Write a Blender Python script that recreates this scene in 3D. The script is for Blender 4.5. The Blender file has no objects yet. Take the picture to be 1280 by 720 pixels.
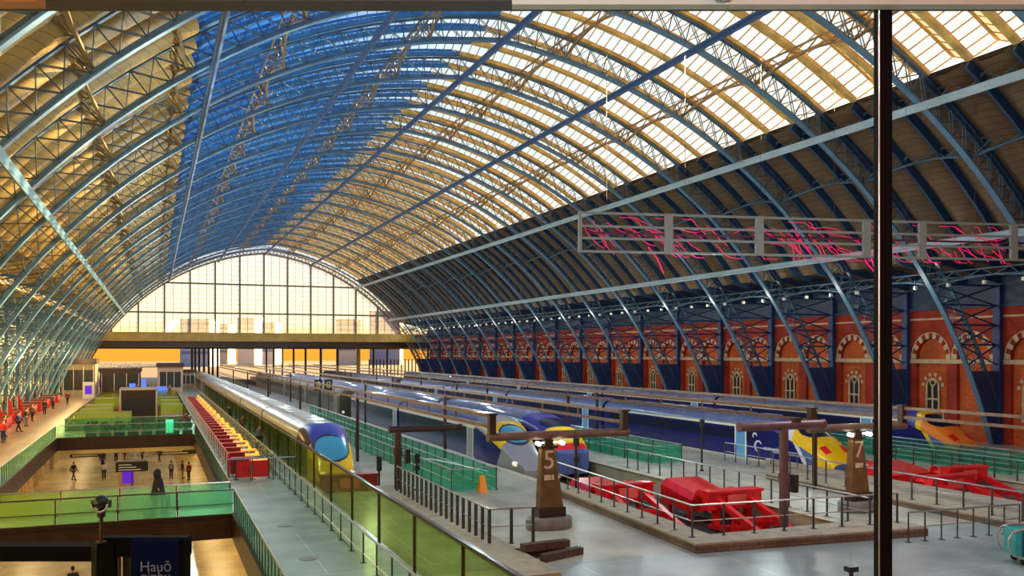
import bpy, bmesh, math, random
from mathutils import Vector, Matrix
random.seed(7)
SC = bpy.context.scene; COL = SC.collection
pi = math.pi
R_ = math.radians
# ------------------------------------------------------------------ mesh collector
class MB:
    def __init__(s): s.v = []; s.f = []; s.m = []; s.cur = 0
    def face(s, idx): s.f.append(tuple(idx)); s.m.append(s.cur)
    def quad(s, a, b, c, d):
        n = len(s.v); s.v += [tuple(a), tuple(b), tuple(c), tuple(d)]; s.face((n, n+1, n+2, n+3))
    def box(s, x0, x1, y0, y1, z0, z1):
        n = len(s.v)
        s.v += [(x0,y0,z0),(x1,y0,z0),(x1,y1,z0),(x0,y1,z0),(x0,y0,z1),(x1,y0,z1),(x1,y1,z1),(x0,y1,z1)]
        for q in ((0,3,2,1),(4,5,6,7),(0,1,5,4),(1,2,6,5),(2,3,7,6),(3,0,4,7)): s.face([n+i for i in q])
    def bar(s, p, q, w, h, up=(0,0,1)):
        p = Vector(p); q = Vector(q); d = q-p
        if d.length < 1e-6: return
        d.normalize(); up = Vector(up)
        r = d.cross(up)
        if r.length < 1e-4: r = d.cross(Vector((1,0,0)))
        r.normalize(); u = r.cross(d)
        n = len(s.v)
        for c in (p, q):
            for a, b in ((-1,-1),(1,-1),(1,1),(-1,1)): s.v.append(tuple(c+r*(a*w/2)+u*(b*h/2)))
        for k in ((0,1,2,3),(7,6,5,4),(0,4,5,1),(1,5,6,2),(2,6,7,3),(3,7,4,0)): s.face([n+i for i in k])
    def tube(s, pts, r, n=8, caps=True):
        pts = [Vector(p) for p in pts]; rs = r if isinstance(r, (list, tuple)) else [r]*len(pts)
        rings = []; prev = None
        for i, p in enumerate(pts):
            d = (pts[min(i+1,len(pts)-1)]-pts[max(i-1,0)]).normalized()
            if prev is None:
                a = d.cross(Vector((0,0,1)))
                if a.length < 1e-3: a = Vector((1,0,0))
            else: a = prev-d*prev.dot(d)
            a.normalize(); prev = a; b = d.cross(a)
            rings.append([tuple(p+(a*math.cos(t)+b*math.sin(t))*rs[i]) for t in [2*pi*k/n for k in range(n)]])
        s.loft(rings, caps=caps)
    def loft(s, rings, closed=True, caps=True):
        n0 = len(s.v); k = len(rings[0])
        for r in rings: s.v += [tuple(p) for p in r]
        m = k if closed else k-1
        for i in range(len(rings)-1):
            for j in range(m):
                a = n0+i*k+j; b = n0+i*k+(j+1) % k
                s.face((a, b, b+k, a+k))
        if caps and closed:
            s.face([n0+j for j in range(k)][::-1]); s.face([n0+(len(rings)-1)*k+j for j in range(k)])
    def lathe(s, prof, cx=0, cy=0, n=16, sx=1, sy=1):
        s.loft([[(cx+sx*r*math.cos(2*pi*k/n), cy+sy*r*math.sin(2*pi*k/n), z) for k in range(n)] for r, z in prof])
    def prism(s, poly, z0, z1):
        n = len(s.v); k = len(poly)
        s.v += [(x,y,z0) for x,y in poly]+[(x,y,z1) for x,y in poly]
        s.face([n+i for i in range(k)][::-1]); s.face([n+k+i for i in range(k)])
        for i in range(k):
            j = (i+1) % k; s.face((n+i, n+j, n+k+j, n+k+i))
    def mesh(s, name, mats, smooth=False):
        me = bpy.data.meshes.new(name); me.from_pydata(s.v, [], s.f)
        for m in (mats if isinstance(mats, (list, tuple)) else [mats]): me.materials.append(m)
        me.polygons.foreach_set('material_index', s.m)
        bm = bmesh.new(); bm.from_mesh(me); bmesh.ops.recalc_face_normals(bm, faces=bm.faces); bm.to_mesh(me); bm.free()
        if smooth:
            me.polygons.foreach_set('use_smooth', [True]*len(me.polygons))
            if smooth != 'all':
                try: me.set_sharp_from_angle(angle=R_(38))
                except Exception: pass
        me.update(); return me
def link(name, me, parent=None, loc=None):
    o = bpy.data.objects.new(name, me); COL.objects.link(o)
    if parent is not None: o.parent = parent
    if loc is not None: o.location = loc
    return o
def obj(name, mb, mat, parent=None, smooth=False, loc=None):
    return link(name, mb.mesh(name, mat, smooth), parent, loc)
def tag(o, label, cat, group=None, kind=None):
    if label: o['label'] = label
    if cat: o['category'] = cat
    if group: o['group'] = group
    if kind: o['kind'] = kind
    return o
def thing(name, label, cat, loc=(0,0,0), rz=0, group=None):
    o = bpy.data.objects.new(name, None); COL.objects.link(o); o.empty_display_size = .3
    o.location = loc; o.rotation_euler = (0,0,rz)
    return tag(o, label, cat, group)
def struct(name, mb, mat, parent=None, smooth=False):
    o = obj(name, mb, mat, parent, smooth)
    if parent is None: o['kind'] = 'structure'
    return o
def dup(root, loc, rz=0, label=None, group=None):
    r = root.copy(); COL.objects.link(r); r.location = loc; r.rotation_euler = (0,0,rz)
    if label: r['label'] = label
    if group: r['group'] = group
    for ch in list(root.children):
        c = ch.copy(); COL.objects.link(c); c.parent = r
        for g in ch.children:
            d = g.copy(); COL.objects.link(d); d.parent = c
    return r
ORD = ['first','second','third','fourth','fifth','sixth','seventh','eighth','ninth','tenth','eleventh','twelfth','thirteenth','fourteenth','fifteenth','sixteenth','seventeenth','eighteenth','nineteenth','twentieth','twenty-first','twenty-second','twenty-third','twenty-fourth','twenty-fifth','twenty-sixth','twenty-seventh','twenty-eighth','twenty-ninth','thirtieth','thirty-first','thirty-second','thirty-third','thirty-fourth','thirty-fifth','thirty-sixth','thirty-seventh','thirty-eighth']
# ------------------------------------------------------------------ materials
MATS = {}
def mat(name, col, rough=.6, metal=0, noise=0, nscale=3, emit=None, estr=0, spec=.5, bump=0):
    if name in MATS: return MATS[name]
    m = bpy.data.materials.new(name); m.use_nodes = True; nt = m.node_tree; b = nt.nodes['Principled BSDF']
    b.inputs['Base Color'].default_value = (*col, 1); b.inputs['Roughness'].default_value = rough
    b.inputs['Metallic'].default_value = metal; b.inputs['Specular IOR Level'].default_value = spec
    if noise or bump:
        tc = nt.nodes.new('ShaderNodeTexCoord'); n = nt.nodes.new('ShaderNodeTexNoise'); n.inputs['Scale'].default_value = nscale; n.inputs['Detail'].default_value = 6
        nt.links.new(tc.outputs['Object'], n.inputs['Vector'])
        if noise:
            r = nt.nodes.new('ShaderNodeValToRGB'); r.color_ramp.elements[0].position = .3; r.color_ramp.elements[1].position = .7
            r.color_ramp.elements[0].color = (*[c*(1-noise) for c in col], 1); r.color_ramp.elements[1].color = (*[min(1, c*(1+noise)) for c in col], 1)
            nt.links.new(n.outputs['Fac'], r.inputs['Fac']); nt.links.new(r.outputs['Color'], b.inputs['Base Color'])
        if bump:
            bp = nt.nodes.new('ShaderNodeBump'); bp.inputs['Strength'].default_value = bump
            nt.links.new(n.outputs['Fac'], bp.inputs['Height']); nt.links.new(bp.outputs['Normal'], b.inputs['Normal'])
    if emit: b.inputs['Emission Color'].default_value = (*emit, 1); b.inputs['Emission Strength'].default_value = estr
    MATS[name] = m; return m
def glassmat(name, tint, tr=.6, dif=None, gloss=.15):
    m = bpy.data.materials.new(name); m.use_nodes = True; nt = m.node_tree; nt.nodes.clear(); N = nt.nodes.new; L = nt.links.new
    out = N('ShaderNodeOutputMaterial'); t = N('ShaderNodeBsdfTransparent'); t.inputs[0].default_value = (*tint, 1)
    cur = t.outputs[0]
    if dif:
        tl = N('ShaderNodeBsdfTranslucent'); tl.inputs[0].default_value = (*dif, 1)
        df = N('ShaderNodeBsdfDiffuse'); df.inputs[0].default_value = (*dif, 1)
        mx0 = N('ShaderNodeMixShader'); mx0.inputs[0].default_value = .4; L(tl.outputs[0], mx0.inputs[1]); L(df.outputs[0], mx0.inputs[2])
        mx = N('ShaderNodeMixShader'); mx.inputs[0].default_value = 1-tr; L(cur, mx.inputs[1]); L(mx0.outputs[0], mx.inputs[2]); cur = mx.outputs[0]
    if gloss:
        g = N('ShaderNodeBsdfGlossy'); g.inputs['Roughness'].default_value = .05
        lw = N('ShaderNodeLayerWeight'); lw.inputs[0].default_value = .5; pw = N('ShaderNodeMath'); pw.operation = 'POWER'; pw.inputs[1].default_value = 4; L(lw.outputs['Facing'], pw.inputs[0])
        ml_ = N('ShaderNodeMath'); ml_.operation = 'MULTIPLY_ADD'; ml_.inputs[1].default_value = gloss*2.2; ml_.inputs[2].default_value = .02; L(pw.outputs[0], ml_.inputs[0])
        mx = N('ShaderNodeMixShader'); L(ml_.outputs[0], mx.inputs[0]); L(cur, mx.inputs[1]); L(g.outputs[0], mx.inputs[2]); cur = mx.outputs[0]
    L(cur, out.inputs[0]); MATS[name] = m; return m
def stripes(name, c1, c2, axis, scale, rough=.7, w=.06, noise=.25):
    """boards: thin dark joints every 1/scale m along an object axis, over a noisy base"""
    m = bpy.data.materials.new(name); m.use_nodes = True; nt = m.node_tree; b = nt.nodes['Principled BSDF']; N = nt.nodes.new; L = nt.links.new
    b.inputs['Roughness'].default_value = rough
    tc = N('ShaderNodeTexCoord'); sp = N('ShaderNodeSeparateXYZ'); L(tc.outputs['Object'], sp.inputs[0])
    mu = N('ShaderNodeMath'); mu.operation = 'MULTIPLY'; mu.inputs[1].default_value = scale; L(sp.outputs[axis], mu.inputs[0])
    fr = N('ShaderNodeMath'); fr.operation = 'FRACT'; L(mu.outputs[0], fr.inputs[0])
    lt = N('ShaderNodeMath'); lt.operation = 'LESS_THAN'; lt.inputs[1].default_value = w; L(fr.outputs[0], lt.inputs[0])
    n = N('ShaderNodeTexNoise'); n.inputs['Scale'].default_value = .7; n.inputs['Detail'].default_value = 5; L(tc.outputs['Object'], n.inputs['Vector'])
    r = N('ShaderNodeValToRGB'); r.color_ramp.elements[0].position = .3; r.color_ramp.elements[1].position = .7
    r.color_ramp.elements[0].color = (*[c*(1-noise) for c in c1], 1); r.color_ramp.elements[1].color = (*[min(1, c*(1+noise)) for c in c1], 1); L(n.outputs['Fac'], r.inputs['Fac'])
    mx = N('ShaderNodeMix'); mx.data_type = 'RGBA'; L(lt.outputs[0], mx.inputs['Factor']); L(r.outputs['Color'], mx.inputs['A']); mx.inputs['B'].default_value = (*c2, 1)
    L(mx.outputs['Result'], b.inputs['Base Color']); MATS[name] = m; return m
def brickmat(name, c1, c2, mortar, vec='YZ', scale=1.0, bw=.45, rh=.15, ms=.012):
    m = bpy.data.materials.new(name); m.use_nodes = True; nt = m.node_tree; b = nt.nodes['Principled BSDF']; N = nt.nodes.new; L = nt.links.new
    b.inputs['Roughness'].default_value = .75
    tc = N('ShaderNodeTexCoord'); sp = N('ShaderNodeSeparateXYZ'); cb = N('ShaderNodeCombineXYZ'); L(tc.outputs['Object'], sp.inputs[0])
    L(sp.outputs[vec[0]], cb.inputs[0]); L(sp.outputs[vec[1]], cb.inputs[1])
    br = N('ShaderNodeTexBrick'); br.inputs['Scale'].default_value = scale; br.inputs['Color1'].default_value = (*c1, 1); br.inputs['Color2'].default_value = (*c2, 1); br.inputs['Mortar'].default_value = (*mortar, 1)
    br.inputs['Brick Width'].default_value = bw; br.inputs['Row Height'].default_value = rh; br.inputs['Mortar Size'].default_value = ms; L(cb.outputs[0], br.inputs['Vector'])
    n = N('ShaderNodeTexNoise'); n.inputs['Scale'].default_value = .5; n.inputs['Detail'].default_value = 4; L(tc.outputs['Object'], n.inputs['Vector'])
    hs = N('ShaderNodeHueSaturation'); mr = N('ShaderNodeMapRange'); mr.inputs['From Min'].default_value = .3; mr.inputs['From Max'].default_value = .7; mr.inputs['To Min'].default_value = .75; mr.inputs['To Max'].default_value = 1.25
    L(n.outputs['Fac'], mr.inputs['Value']); L(mr.outputs[0], hs.inputs['Value']); L(br.outputs['Color'], hs.inputs['Color']); L(hs.outputs[0], b.inputs['Base Color'])
    MATS[name] = m; return m
def floormat(name, c, line, sx, sy, w=.012, rough=.25, noise=.12):
    m = brickmat(name, c, tuple(x*.93 for x in c), line, 'XY', 1.0, sx, sy, w)
    m.node_tree.nodes['Principled BSDF'].inputs['Roughness'].default_value = rough
    return m
M = dict(
 rib=mat('rib_blue', (.05,.12,.20), .4, .1, .2, 1.5),
 ribl=mat('rib_light_flange', (.10,.23,.38), .45, .1, .15, 1),
 ribd=mat('rib_dark_web', (.015,.05,.13), .5, 0, .2, 2),
 rail_light=mat('pale_blue_gantry_rail', (.42,.60,.72), .4, .1, .1, .5),
 rail_blue=mat('blue_gantry_rail', (.05,.12,.30), .4, .1, .15, .5),
 purlin=mat('bronze_lattice', (.26,.19,.10), .45, .2, .25, 1),
 barb=mat('glazing_bar_skylit_blue', (.07,.24,.50), .5, .1, .25, 1), gutterb=mat('gutter_skylit_blue', (.05,.20,.44), .55, 0, .3, 1.2), rafterl=mat('rafter_sunlit_ochre', (.36,.27,.10), .6, 0, .3, 1),  # left slope: sky blue on bars and gutters, sun gold on rafters, painted in
 bar=mat('glazing_bar_sunlit_gold', (.52,.38,.10), .5, .1, .25, 1),
 gutter=mat('gutter_sunlit_ochre', (.60,.44,.14), .55, 0, .35, 1.2),  # right slope: golden sunlight put into the bar and gutter colours
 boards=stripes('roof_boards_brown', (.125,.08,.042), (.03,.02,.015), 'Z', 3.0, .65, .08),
 boards_l=stripes('roof_boards_sunlit_ochre', (.31,.21,.055), (.16,.10,.03), 'Z', 3.0, .6, .08),  # lit copy of the brown boards, sun gold painted in
 dark=mat('near_black', (.012,.012,.014), .4),
 darkbrown=mat('dark_brown_metal', (.045,.022,.014), .35, .2, .3, 2),
 brown=mat('brown_gantry_paint', (.17,.10,.065), .42, .15, .3, 3),
 bronze=mat('bronze_cladding', (.20,.115,.05), .3, .5, .3, 2),
 steel=mat('brushed_steel', (.55,.55,.53), .3, .85, .1, 4),
 steel_dark=mat('dark_steel', (.08,.085,.085), .4, .5, .2, 4),
 gold=mat('gilded_beam', (.62,.45,.14), .45, .1, .2, .6),
 concrete=mat('kerb_concrete', (.42,.36,.24), .8, 0, .18, 2, bump=.2),
 kerbside=brickmat('kerb_brick_side', (.20,.13,.07), (.16,.10,.06), (.09,.06,.04), 'XZ', 1, .5, .16, .02),
 ballast=mat('oily_ballast', (.075,.06,.05), .9, 0, .5, 14, bump=.5),
 railsteel=mat('rail_steel', (.38,.30,.24), .3, .9),
 red=mat('buffer_red', (.75,.012,.015), .32, 0, .2, 3),
 white=mat('white_paint', (.82,.82,.80), .4),
 cream=mat('cream_stone', (.62,.50,.33), .7, 0, .2, 3),
 black=mat('black_rubber', (.01,.01,.01), .6),
 yellow=mat('warning_yellow', (.95,.66,.01), .3),
 orange=mat('orange_plastic', (.95,.26,.01), .4),
)
M['bricko'] = brickmat('orange_brick', (.66,.13,.018), (.54,.09,.014), (.40,.12,.04), 'YZ', 1, .46, .15, .012)
M['brick'] = brickmat('red_brick', (.42,.032,.012), (.32,.024,.010), (.24,.05,.02), 'YZ', 1, .46, .15, .012)
M['brickd'] = brickmat('deep_red_brick', (.36,.022,.010), (.28,.016,.010), (.20,.04,.02), 'YZ', 1, .46, .15, .012)
M['brickx'] = brickmat('end_wall_brick', (.40,.07,.03), (.30,.05,.02), (.22,.1,.06), 'XZ', 1, .46, .15, .012)
M['floor'] = floormat('concourse_floor', (.36,.43,.39), (.50,.55,.50), 5.2, 5.2, .03, .30)
M['plat'] = floormat('platform_floor', (.48,.47,.35), (.38,.38,.29), 3.1, 3.1, .015, .4)
M['walk'] = floormat('warm_walkway_floor', (.37,.26,.15), (.31,.22,.13), 2.4, 2.4, .012, .28)
M['low'] = floormat('undercroft_floor', (.62,.46,.22), (.42,.30,.14), 2.0, 2.0, .012, .22)
M['gg'] = glassmat('green_balustrade_glass', (.65,.92,.78), .82, (.22,.50,.32), .10)
M['gg2'] = glassmat('olive_screen_glass', (.82,.86,.46), .86, (.34,.42,.10), .05)
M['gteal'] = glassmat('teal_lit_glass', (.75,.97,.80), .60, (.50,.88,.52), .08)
M['clear'] = glassmat('clear_roof_glass', (.93,.96,.97), 1, None, .06)
M['milk'] = glassmat('warm_milky_roof_glass', (.92,.88,.68), .62, (.26,.21,.09), .05)
M['milkb'] = glassmat('skylit_milky_roof_glass', (.70,.86,.96), .62, (.10,.22,.36), .05)  # copy of the milky panes with blue sky light put into the tint
M['screenpane'] = glassmat('gable_glass', (.97,.97,.95), .8, (.85,.85,.8), .05)
# ------------------------------------------------------------------ geometry of the place
# X across the shed, Y along it away from the viewer, Z up; platform level = 0; camera over (0,0)
XC = 22.4; CX = -3.607; CZ = -13.74; RR = 42.64
Y0 = -5.08; BAY = 8.93; NR = 24; YE = Y0+BAY*(NR-1)     # rib line positions
WR = 60.3; WL = -15.5
def arc(phi, side, ext=0):
    r = RR+ext; return (XC+side*(CX+r*math.sin(phi)), CZ+r*math.cos(phi))
def phi_off(off, ext=0): return math.asin((off-CX)/(RR+ext))
def frange(a, b, n): return [a+(b-a)*i/n for i in range(n+1)]
M['gfloor'] = mat('lit_bridge_floor', (.62,.74,.45), .25, 0, .25, .35)
M['brown2'] = mat('plum_brown_paint', (.16,.075,.085), .42, .15, .25, 3)
M['redd'] = mat('dull_red', (.30,.02,.01), .4, 0, .2, 3)
M['sleeper'] = mat('tarred_timber', (.10,.065,.04), .85, 0, .4, 6)
M['creamlit'] = mat('cream_column', (.72,.62,.36), .5)
M['framegrey'] = mat('pale_grey_frame', (.24,.30,.29), .5); M['mid'] = floormat('pale_green_walkway', (.36,.50,.41), (.52,.60,.52), 3.4, 7.0, .03, .26)
M['pink'] = mat('pink_neon', (.6,.01,.12), .3, emit=(1,.01,.13), estr=.55); M['plumtray'] = mat('plum_tray', (.10,.008,.05), .5)
M['soffit'] = mat('window_head_dark_grey', (.05,.055,.055), .5, 0, .15, .4); M['soffit2'] = mat('window_head_pale', (.50,.64,.66), .5, 0, .1, 1); M['reveal'] = mat('copper_reveal', (.40,.20,.09), .3, .2, .3, .8)
M['navynotice'] = mat('navy_notice', (.004,.008,.07), .9, spec=.05); M['noticetext'] = mat('notice_text', (.18,.26,.55), .5); M['black2'] = mat('black_gloss', (.01,.018,.022), .2); M['crescent'] = mat('pale_crescent', (.55,.62,.60), .3, .3)
M['teal'] = mat('teal_panel', (.03,.42,.40), .3, 0, .2, 2); M['tealdark'] = mat('deep_teal', (.01,.10,.20), .3); M['plate'] = mat('floor_plate_grey', (.22,.24,.22), .5)
SUN_E = 52.0; SUN_AZ = 62; SUN_EL = 20; SKY = 1.18; EXPO = 0.0
M['bldblue'] = mat('tower_blue_grey', (.72,.66,.50), .6); M['bldtan'] = mat('tan_render', (.82,.66,.36), .7); M['bldwin'] = mat('far_window', (.30,.30,.30), .3); M['bldgrey'] = mat('grey_cladding', (.45,.45,.42), .6)
BEAM_W = 290; EAVE_W = 240; LEFT_FILL_W = 900; FILL_W = 2400

def tealgrad():  # glow of the lit glass, yellow-green to teal, put into its colour
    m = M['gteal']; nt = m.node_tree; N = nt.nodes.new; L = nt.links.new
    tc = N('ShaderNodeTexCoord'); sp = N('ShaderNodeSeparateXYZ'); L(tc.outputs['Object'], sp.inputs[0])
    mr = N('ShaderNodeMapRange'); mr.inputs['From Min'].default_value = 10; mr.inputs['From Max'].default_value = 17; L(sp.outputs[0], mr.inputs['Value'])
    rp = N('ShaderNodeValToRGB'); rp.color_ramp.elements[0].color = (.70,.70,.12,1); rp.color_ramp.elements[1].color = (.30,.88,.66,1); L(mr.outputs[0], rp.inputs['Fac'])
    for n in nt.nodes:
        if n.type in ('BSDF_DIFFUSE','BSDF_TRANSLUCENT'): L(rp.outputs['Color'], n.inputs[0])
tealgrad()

M['matblack'] = mat('matt_black', (.004,.004,.005), .85, spec=.1)
# ================================================================== ROOF
# --- lattice ribs
def rib_meshes():
    ph0 = phi_off(0); ch_in = MB(); ch_out = MB(); web = MB(); cols = []; EX = 1.65
    for sd in (1,-1):
        col = MB(); cols.append(col)
        pe = math.acos((-CZ-1.0)/RR); n = 46
        P_ = frange(ph0, pe, n)
        def ring(ph, e, w, h):
            x, z = arc(ph, sd, e); nx, nz = sd*math.sin(ph), math.cos(ph)
            return [(x-nx*h, -w, z-nz*h), (x-nx*h, w, z-nz*h), (x+nx*h, w, z+nz*h), (x+nx*h, -w, z+nz*h)]
        ch_in.loft([ring(p, .06, .21, .05) for p in P_])
        ch_in.loft([ring(p, .20, .04, .12) for p in P_])
        peo = math.asin((37.2-CX)/(RR+EX)); Q_ = frange(phi_off(0, EX), peo, n)
        ch_out.loft([ring(p, EX, .15, .05) for p in Q_])
        k = 34; A = frange(ph0, peo, k)
        for i in range(k):
            for s in (-.1, .1):
                a = arc(A[i], sd, .2); b = arc(A[i+1], sd, EX); c = arc(A[i], sd, EX); d = arc(A[i+1], sd, .2)
                web.bar((a[0],s,a[1]), (b[0],s,b[1]), .035, .06, (0,1,0)); web.bar((c[0],s,c[1]), (d[0],s,d[1]), .035, .06, (0,1,0))
            web.bar((a[0],0,a[1]), (c[0],0,c[1]), .06, .05, (0,1,0))
        # spandrel plate and outer column down to the platform
        X1 = XC+sd*37.35
        col.box(min(X1, X1+sd*.35), max(X1, X1+sd*.35), -.30, .30, -1, 12.2)
        zs = frange(-.9, 5.6, 8)
        ring_a = []; ring_b = []
        pts = []
        for z in zs:
            a = math.acos((z-CZ)/RR); xi, _ = arc(a, sd, .3); pts.append((xi, z))
        for (xa, za), (xb, zb) in zip(pts, pts[1:]):
            if sd < 0: col.bar((xa,0,za), (X1,0,zb), .08, .1, (0,1,0)); col.bar((xb,0,zb), (X1,0,za), .06, .1, (0,1,0))
            for s in ((-.14, .14) if sd > 0 else ()): col.quad((xa,s,za), (X1,s,za), (X1,s,zb), (xb,s,zb))
        zz = frange(7.6, 12.1, 3)
        for z in zz:
            a = math.acos((z-CZ)/RR); xo, _ = arc(a, sd, .3)
            col.bar((xo,0,z), (X1,0,z), .14, .12, (0,1,0))
            a2 = math.acos((z-1.5-CZ)/RR); xo2, _ = arc(a2, sd, .3); col.bar((xo2,0,z-1.5), (X1,0,z), .10, .1, (0,1,0)); col.bar((xo,0,z), (X1,0,z-1.5), .10, .1, (0,1,0))
    return ch_in.mesh('lower_chord', M['ribl']), ch_out.mesh('upper_chord', M['rib']), web.mesh('lattice_web', M['rib']), cols[0].mesh('foot_column', M['ribd2']), cols[1].mesh('foot_column', M['rib'])
M['ribd2'] = mat('rib_foot_blue', (.012,.045,.17), .42, .1, .25, 1)
rm = rib_meshes()
for i in range(NR):
    t = thing('arched_roof_rib', 'blue iron lattice arch rib spanning the whole shed, %s rib from the glazed gable' % ORD[NR-1-i], 'roof rib', (0, Y0+BAY*i, 0), 0, 'arched ribs of the train shed')
    for nm, me in zip(('lower_chord','upper_chord','lattice_web','foot_column','foot_column'), rm): link(nm, me, t)
# --- straight gantry rails under the ribs
for off, nm, m, lb in ((-28,'rail_blue','ribl','on the left haunch, lowest on that side'), (-19.5,'a','rail_blue','at the left edge of the roof glazing'), (-9.6,'b','rail_blue','over the left roof glazing, dark blue'),
                  (0,'c','rail_blue','along the ridge of the arch, dark blue'), (9.9,'d','rail_blue','over the right roof glazing, dark blue'), (19.9,'e','rail_light','at the right edge of the roof glazing, light blue'), (28.1,'f','rail_light','on the dark right haunch, lowest on that side, light blue')):
    sd = 1 if off >= 0 else -1; ph = phi_off(abs(off)); x, z = arc(ph, sd, 0)
    b = MB(); up = (sd*math.sin(ph), 0, math.cos(ph))
    b.bar((x, Y0, z-.12), (x, YE, z-.12), .42, .10, up); b.bar((x, Y0, z-.28), (x, YE, z-.28), .16, .26, up)
    tag(obj('gantry_rail', b, M[m]), 'long straight maintenance rail '+lb, 'roof rail', 'maintenance rails under the ribs')
# --- lattice purlins, bottom chord arched between ribs
def purlin(off, m, top=1.7, dmax=1.35, dmin=.45):
    sd = 1 if off >= 0 else -1; ph = phi_off(abs(off)); 
    nx, nz = sd*math.sin(ph), math.cos(ph); tx, tz = nz, -nx
    b = MB(); n = 8
    def pt(e, y, lat=0):
        x, z = arc(ph, sd, e); return (x+tx*lat, y, z+tz*lat)
    for i in range(NR-1):
        ya = Y0+BAY*i
        prev = None
        for k in range(n+1):
            u = k/n; y = ya+BAY*u; dep = dmin+(dmax-dmin)*(abs(2*u-1))**1.8
            q = (pt(top-dep, y), pt(top, y, -.28), pt(top, y, .28))
            if prev:
                b.bar(prev[0], q[0], .14, .13); 
                for s in (1, 2):
                    b.bar(prev[s], q[s], .10, .10); b.bar(prev[0] if k % 2 else q[0], q[s] if k % 2 else prev[s], .065, .065)
            prev = q
    return b
pl = [(-24.5,'left haunch, above the lowest rail'), (-31,'left wall head, lowest of all'), (-14.6,'left roof slope, nearest its edge'), (-5,'roof crown, just left of the ridge'), (5,'roof crown, just right of the ridge'), (14.8,'right roof slope, nearest its edge'), (24,'dark right haunch, upper one'), (30.6,'right eaves above the brick wall'), (-20.6,'left glazing edge'), (20.6,'right glazing edge')]
for off, lb in pl:
    m = M['rib'] if off > 18 else M['purlin']
    tag(obj('lattice_purlin', purlin(off, m), m), 'long lattice purlin with arched lower chord along the '+lb, 'purlin', 'lattice purlins')
# --- ridge and furrow glazing
U = BAY/3; NU = 3*(NR-1); EG = 1.95; HG = .80; GW = .42
for sd, wn in ((-1,2), (1,3)):
    gl = MB(); ml = MB(); br = MB(); gt = MB(); rg = MB()
    phe = phi_off(20.6, EG); ph0 = phi_off(0, EG); nseg = 10; A = frange(ph0, phe, nseg); nb = 32; B = frange(ph0, phe, nb)
    for u in range(NU):
        ya = Y0+U*u+GW/2; yb = ya+U-GW; ym = (ya+yb)/2
        def pt(ph, y, e): x, z = arc(ph, sd, EG+e); return (x, y, z)
        gl.loft([[pt(p, ym, HG), pt(p, yb, .1)] for p in A], closed=False); ml.loft([[pt(p, ya, .1), pt(p, ym, HG)] for p in A], closed=False)
        for p in B:
            br.bar(pt(p, ym, HG), pt(p, yb, .1), .05, .07); br.bar(pt(p, ya, .1), pt(p, ym, HG), .05, .07)
        rg.loft([[pt(p, ym-.07, HG-.08), pt(p, ym+.07, HG-.08), pt(p, ym+.07, HG+.06), pt(p, ym-.07, HG+.06)] for p in A])
        # gutter: open channel between two ridges
        y = Y0+U*u
        gt.loft([[pt(p, y-GW/2, .14), pt(p, y-GW/2+.05, .14), pt(p, y-GW/2+.05, -.02), pt(p, y+GW/2-.05, -.02), pt(p, y+GW/2-.05, .14), pt(p, y+GW/2, .14), pt(p, y+GW/2, -.12), pt(p, y-GW/2, -.12)] for p in A])
    lf = sd < 0; w = struct('window_%d' % wn, gl, M['clear']); w['label'] = 'ridge and furrow roof glazing on the %s slope' % ('left' if sd < 0 else 'right')
    o = obj('milky_pane', ml, M['milkb' if lf else 'milk'], w); obj('glazing_bar', br, M['barb' if lf else 'bar'], w); obj('ridge_bar', rg, M['barb' if lf else 'bar'], w); obj('gutter', gt, M['gutterb' if lf else 'gutter'], w)
# --- boarded haunches with rafters
for sd, nm in ((-1,'ceiling_left'), (1,'ceiling_right')):
    bd = MB(); rf = MB(); EB = 1.95
    pa = phi_off(20.6, EB); pb = phi_off(31.2, EB); A = frange(pa, pb, 7)
    prof = [arc(p, sd, EB) for p in A]+[(XC+sd*37.9, 12.9)]
    nrm = [(sd*math.sin(p), math.cos(p)) for p in A]+[(sd*.3, .95)]
    for i in range(len(prof)-1):
        (xa, za), (xb, zb) = prof[i], prof[i+1]
        bd.quad((xa,Y0-4,za), (xb,Y0-4,zb), (xb,YE,zb), (xa,YE,za))
    for u in range(NU):
        y = Y0+U*(u+.5)
        # coffered board panel hanging a little proud of the deck between rafters
        w = U/2-.42
        rings = []
        for (x, z), (nx, nz) in zip(prof[:-1], nrm[:-1]):
            r = []
            for k in range(7):
                a = pi*k/6; r.append((x-nx*(.12+.42*math.sin(a)), y-w*math.cos(a), z-nz*(.12+.42*math.sin(a))))
            rings.append(r)
        bd.loft(rings, closed=False)
        y = Y0+U*u
        dd = .22 if sd < 0 else .62; rr = [[(x-nx*dd, y-.1, z-nz*dd), (x-nx*dd, y+.1, z-nz*dd), (x, y+.1, z), (x, y-.1, z)] for (x, z), (nx, nz) in zip(prof, nrm)]
        rf.loft(rr)
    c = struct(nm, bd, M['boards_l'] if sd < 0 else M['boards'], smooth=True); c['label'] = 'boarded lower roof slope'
    obj('rafter', rf, M['rafterl'] if sd < 0 else M['ribd'], c)
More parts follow.
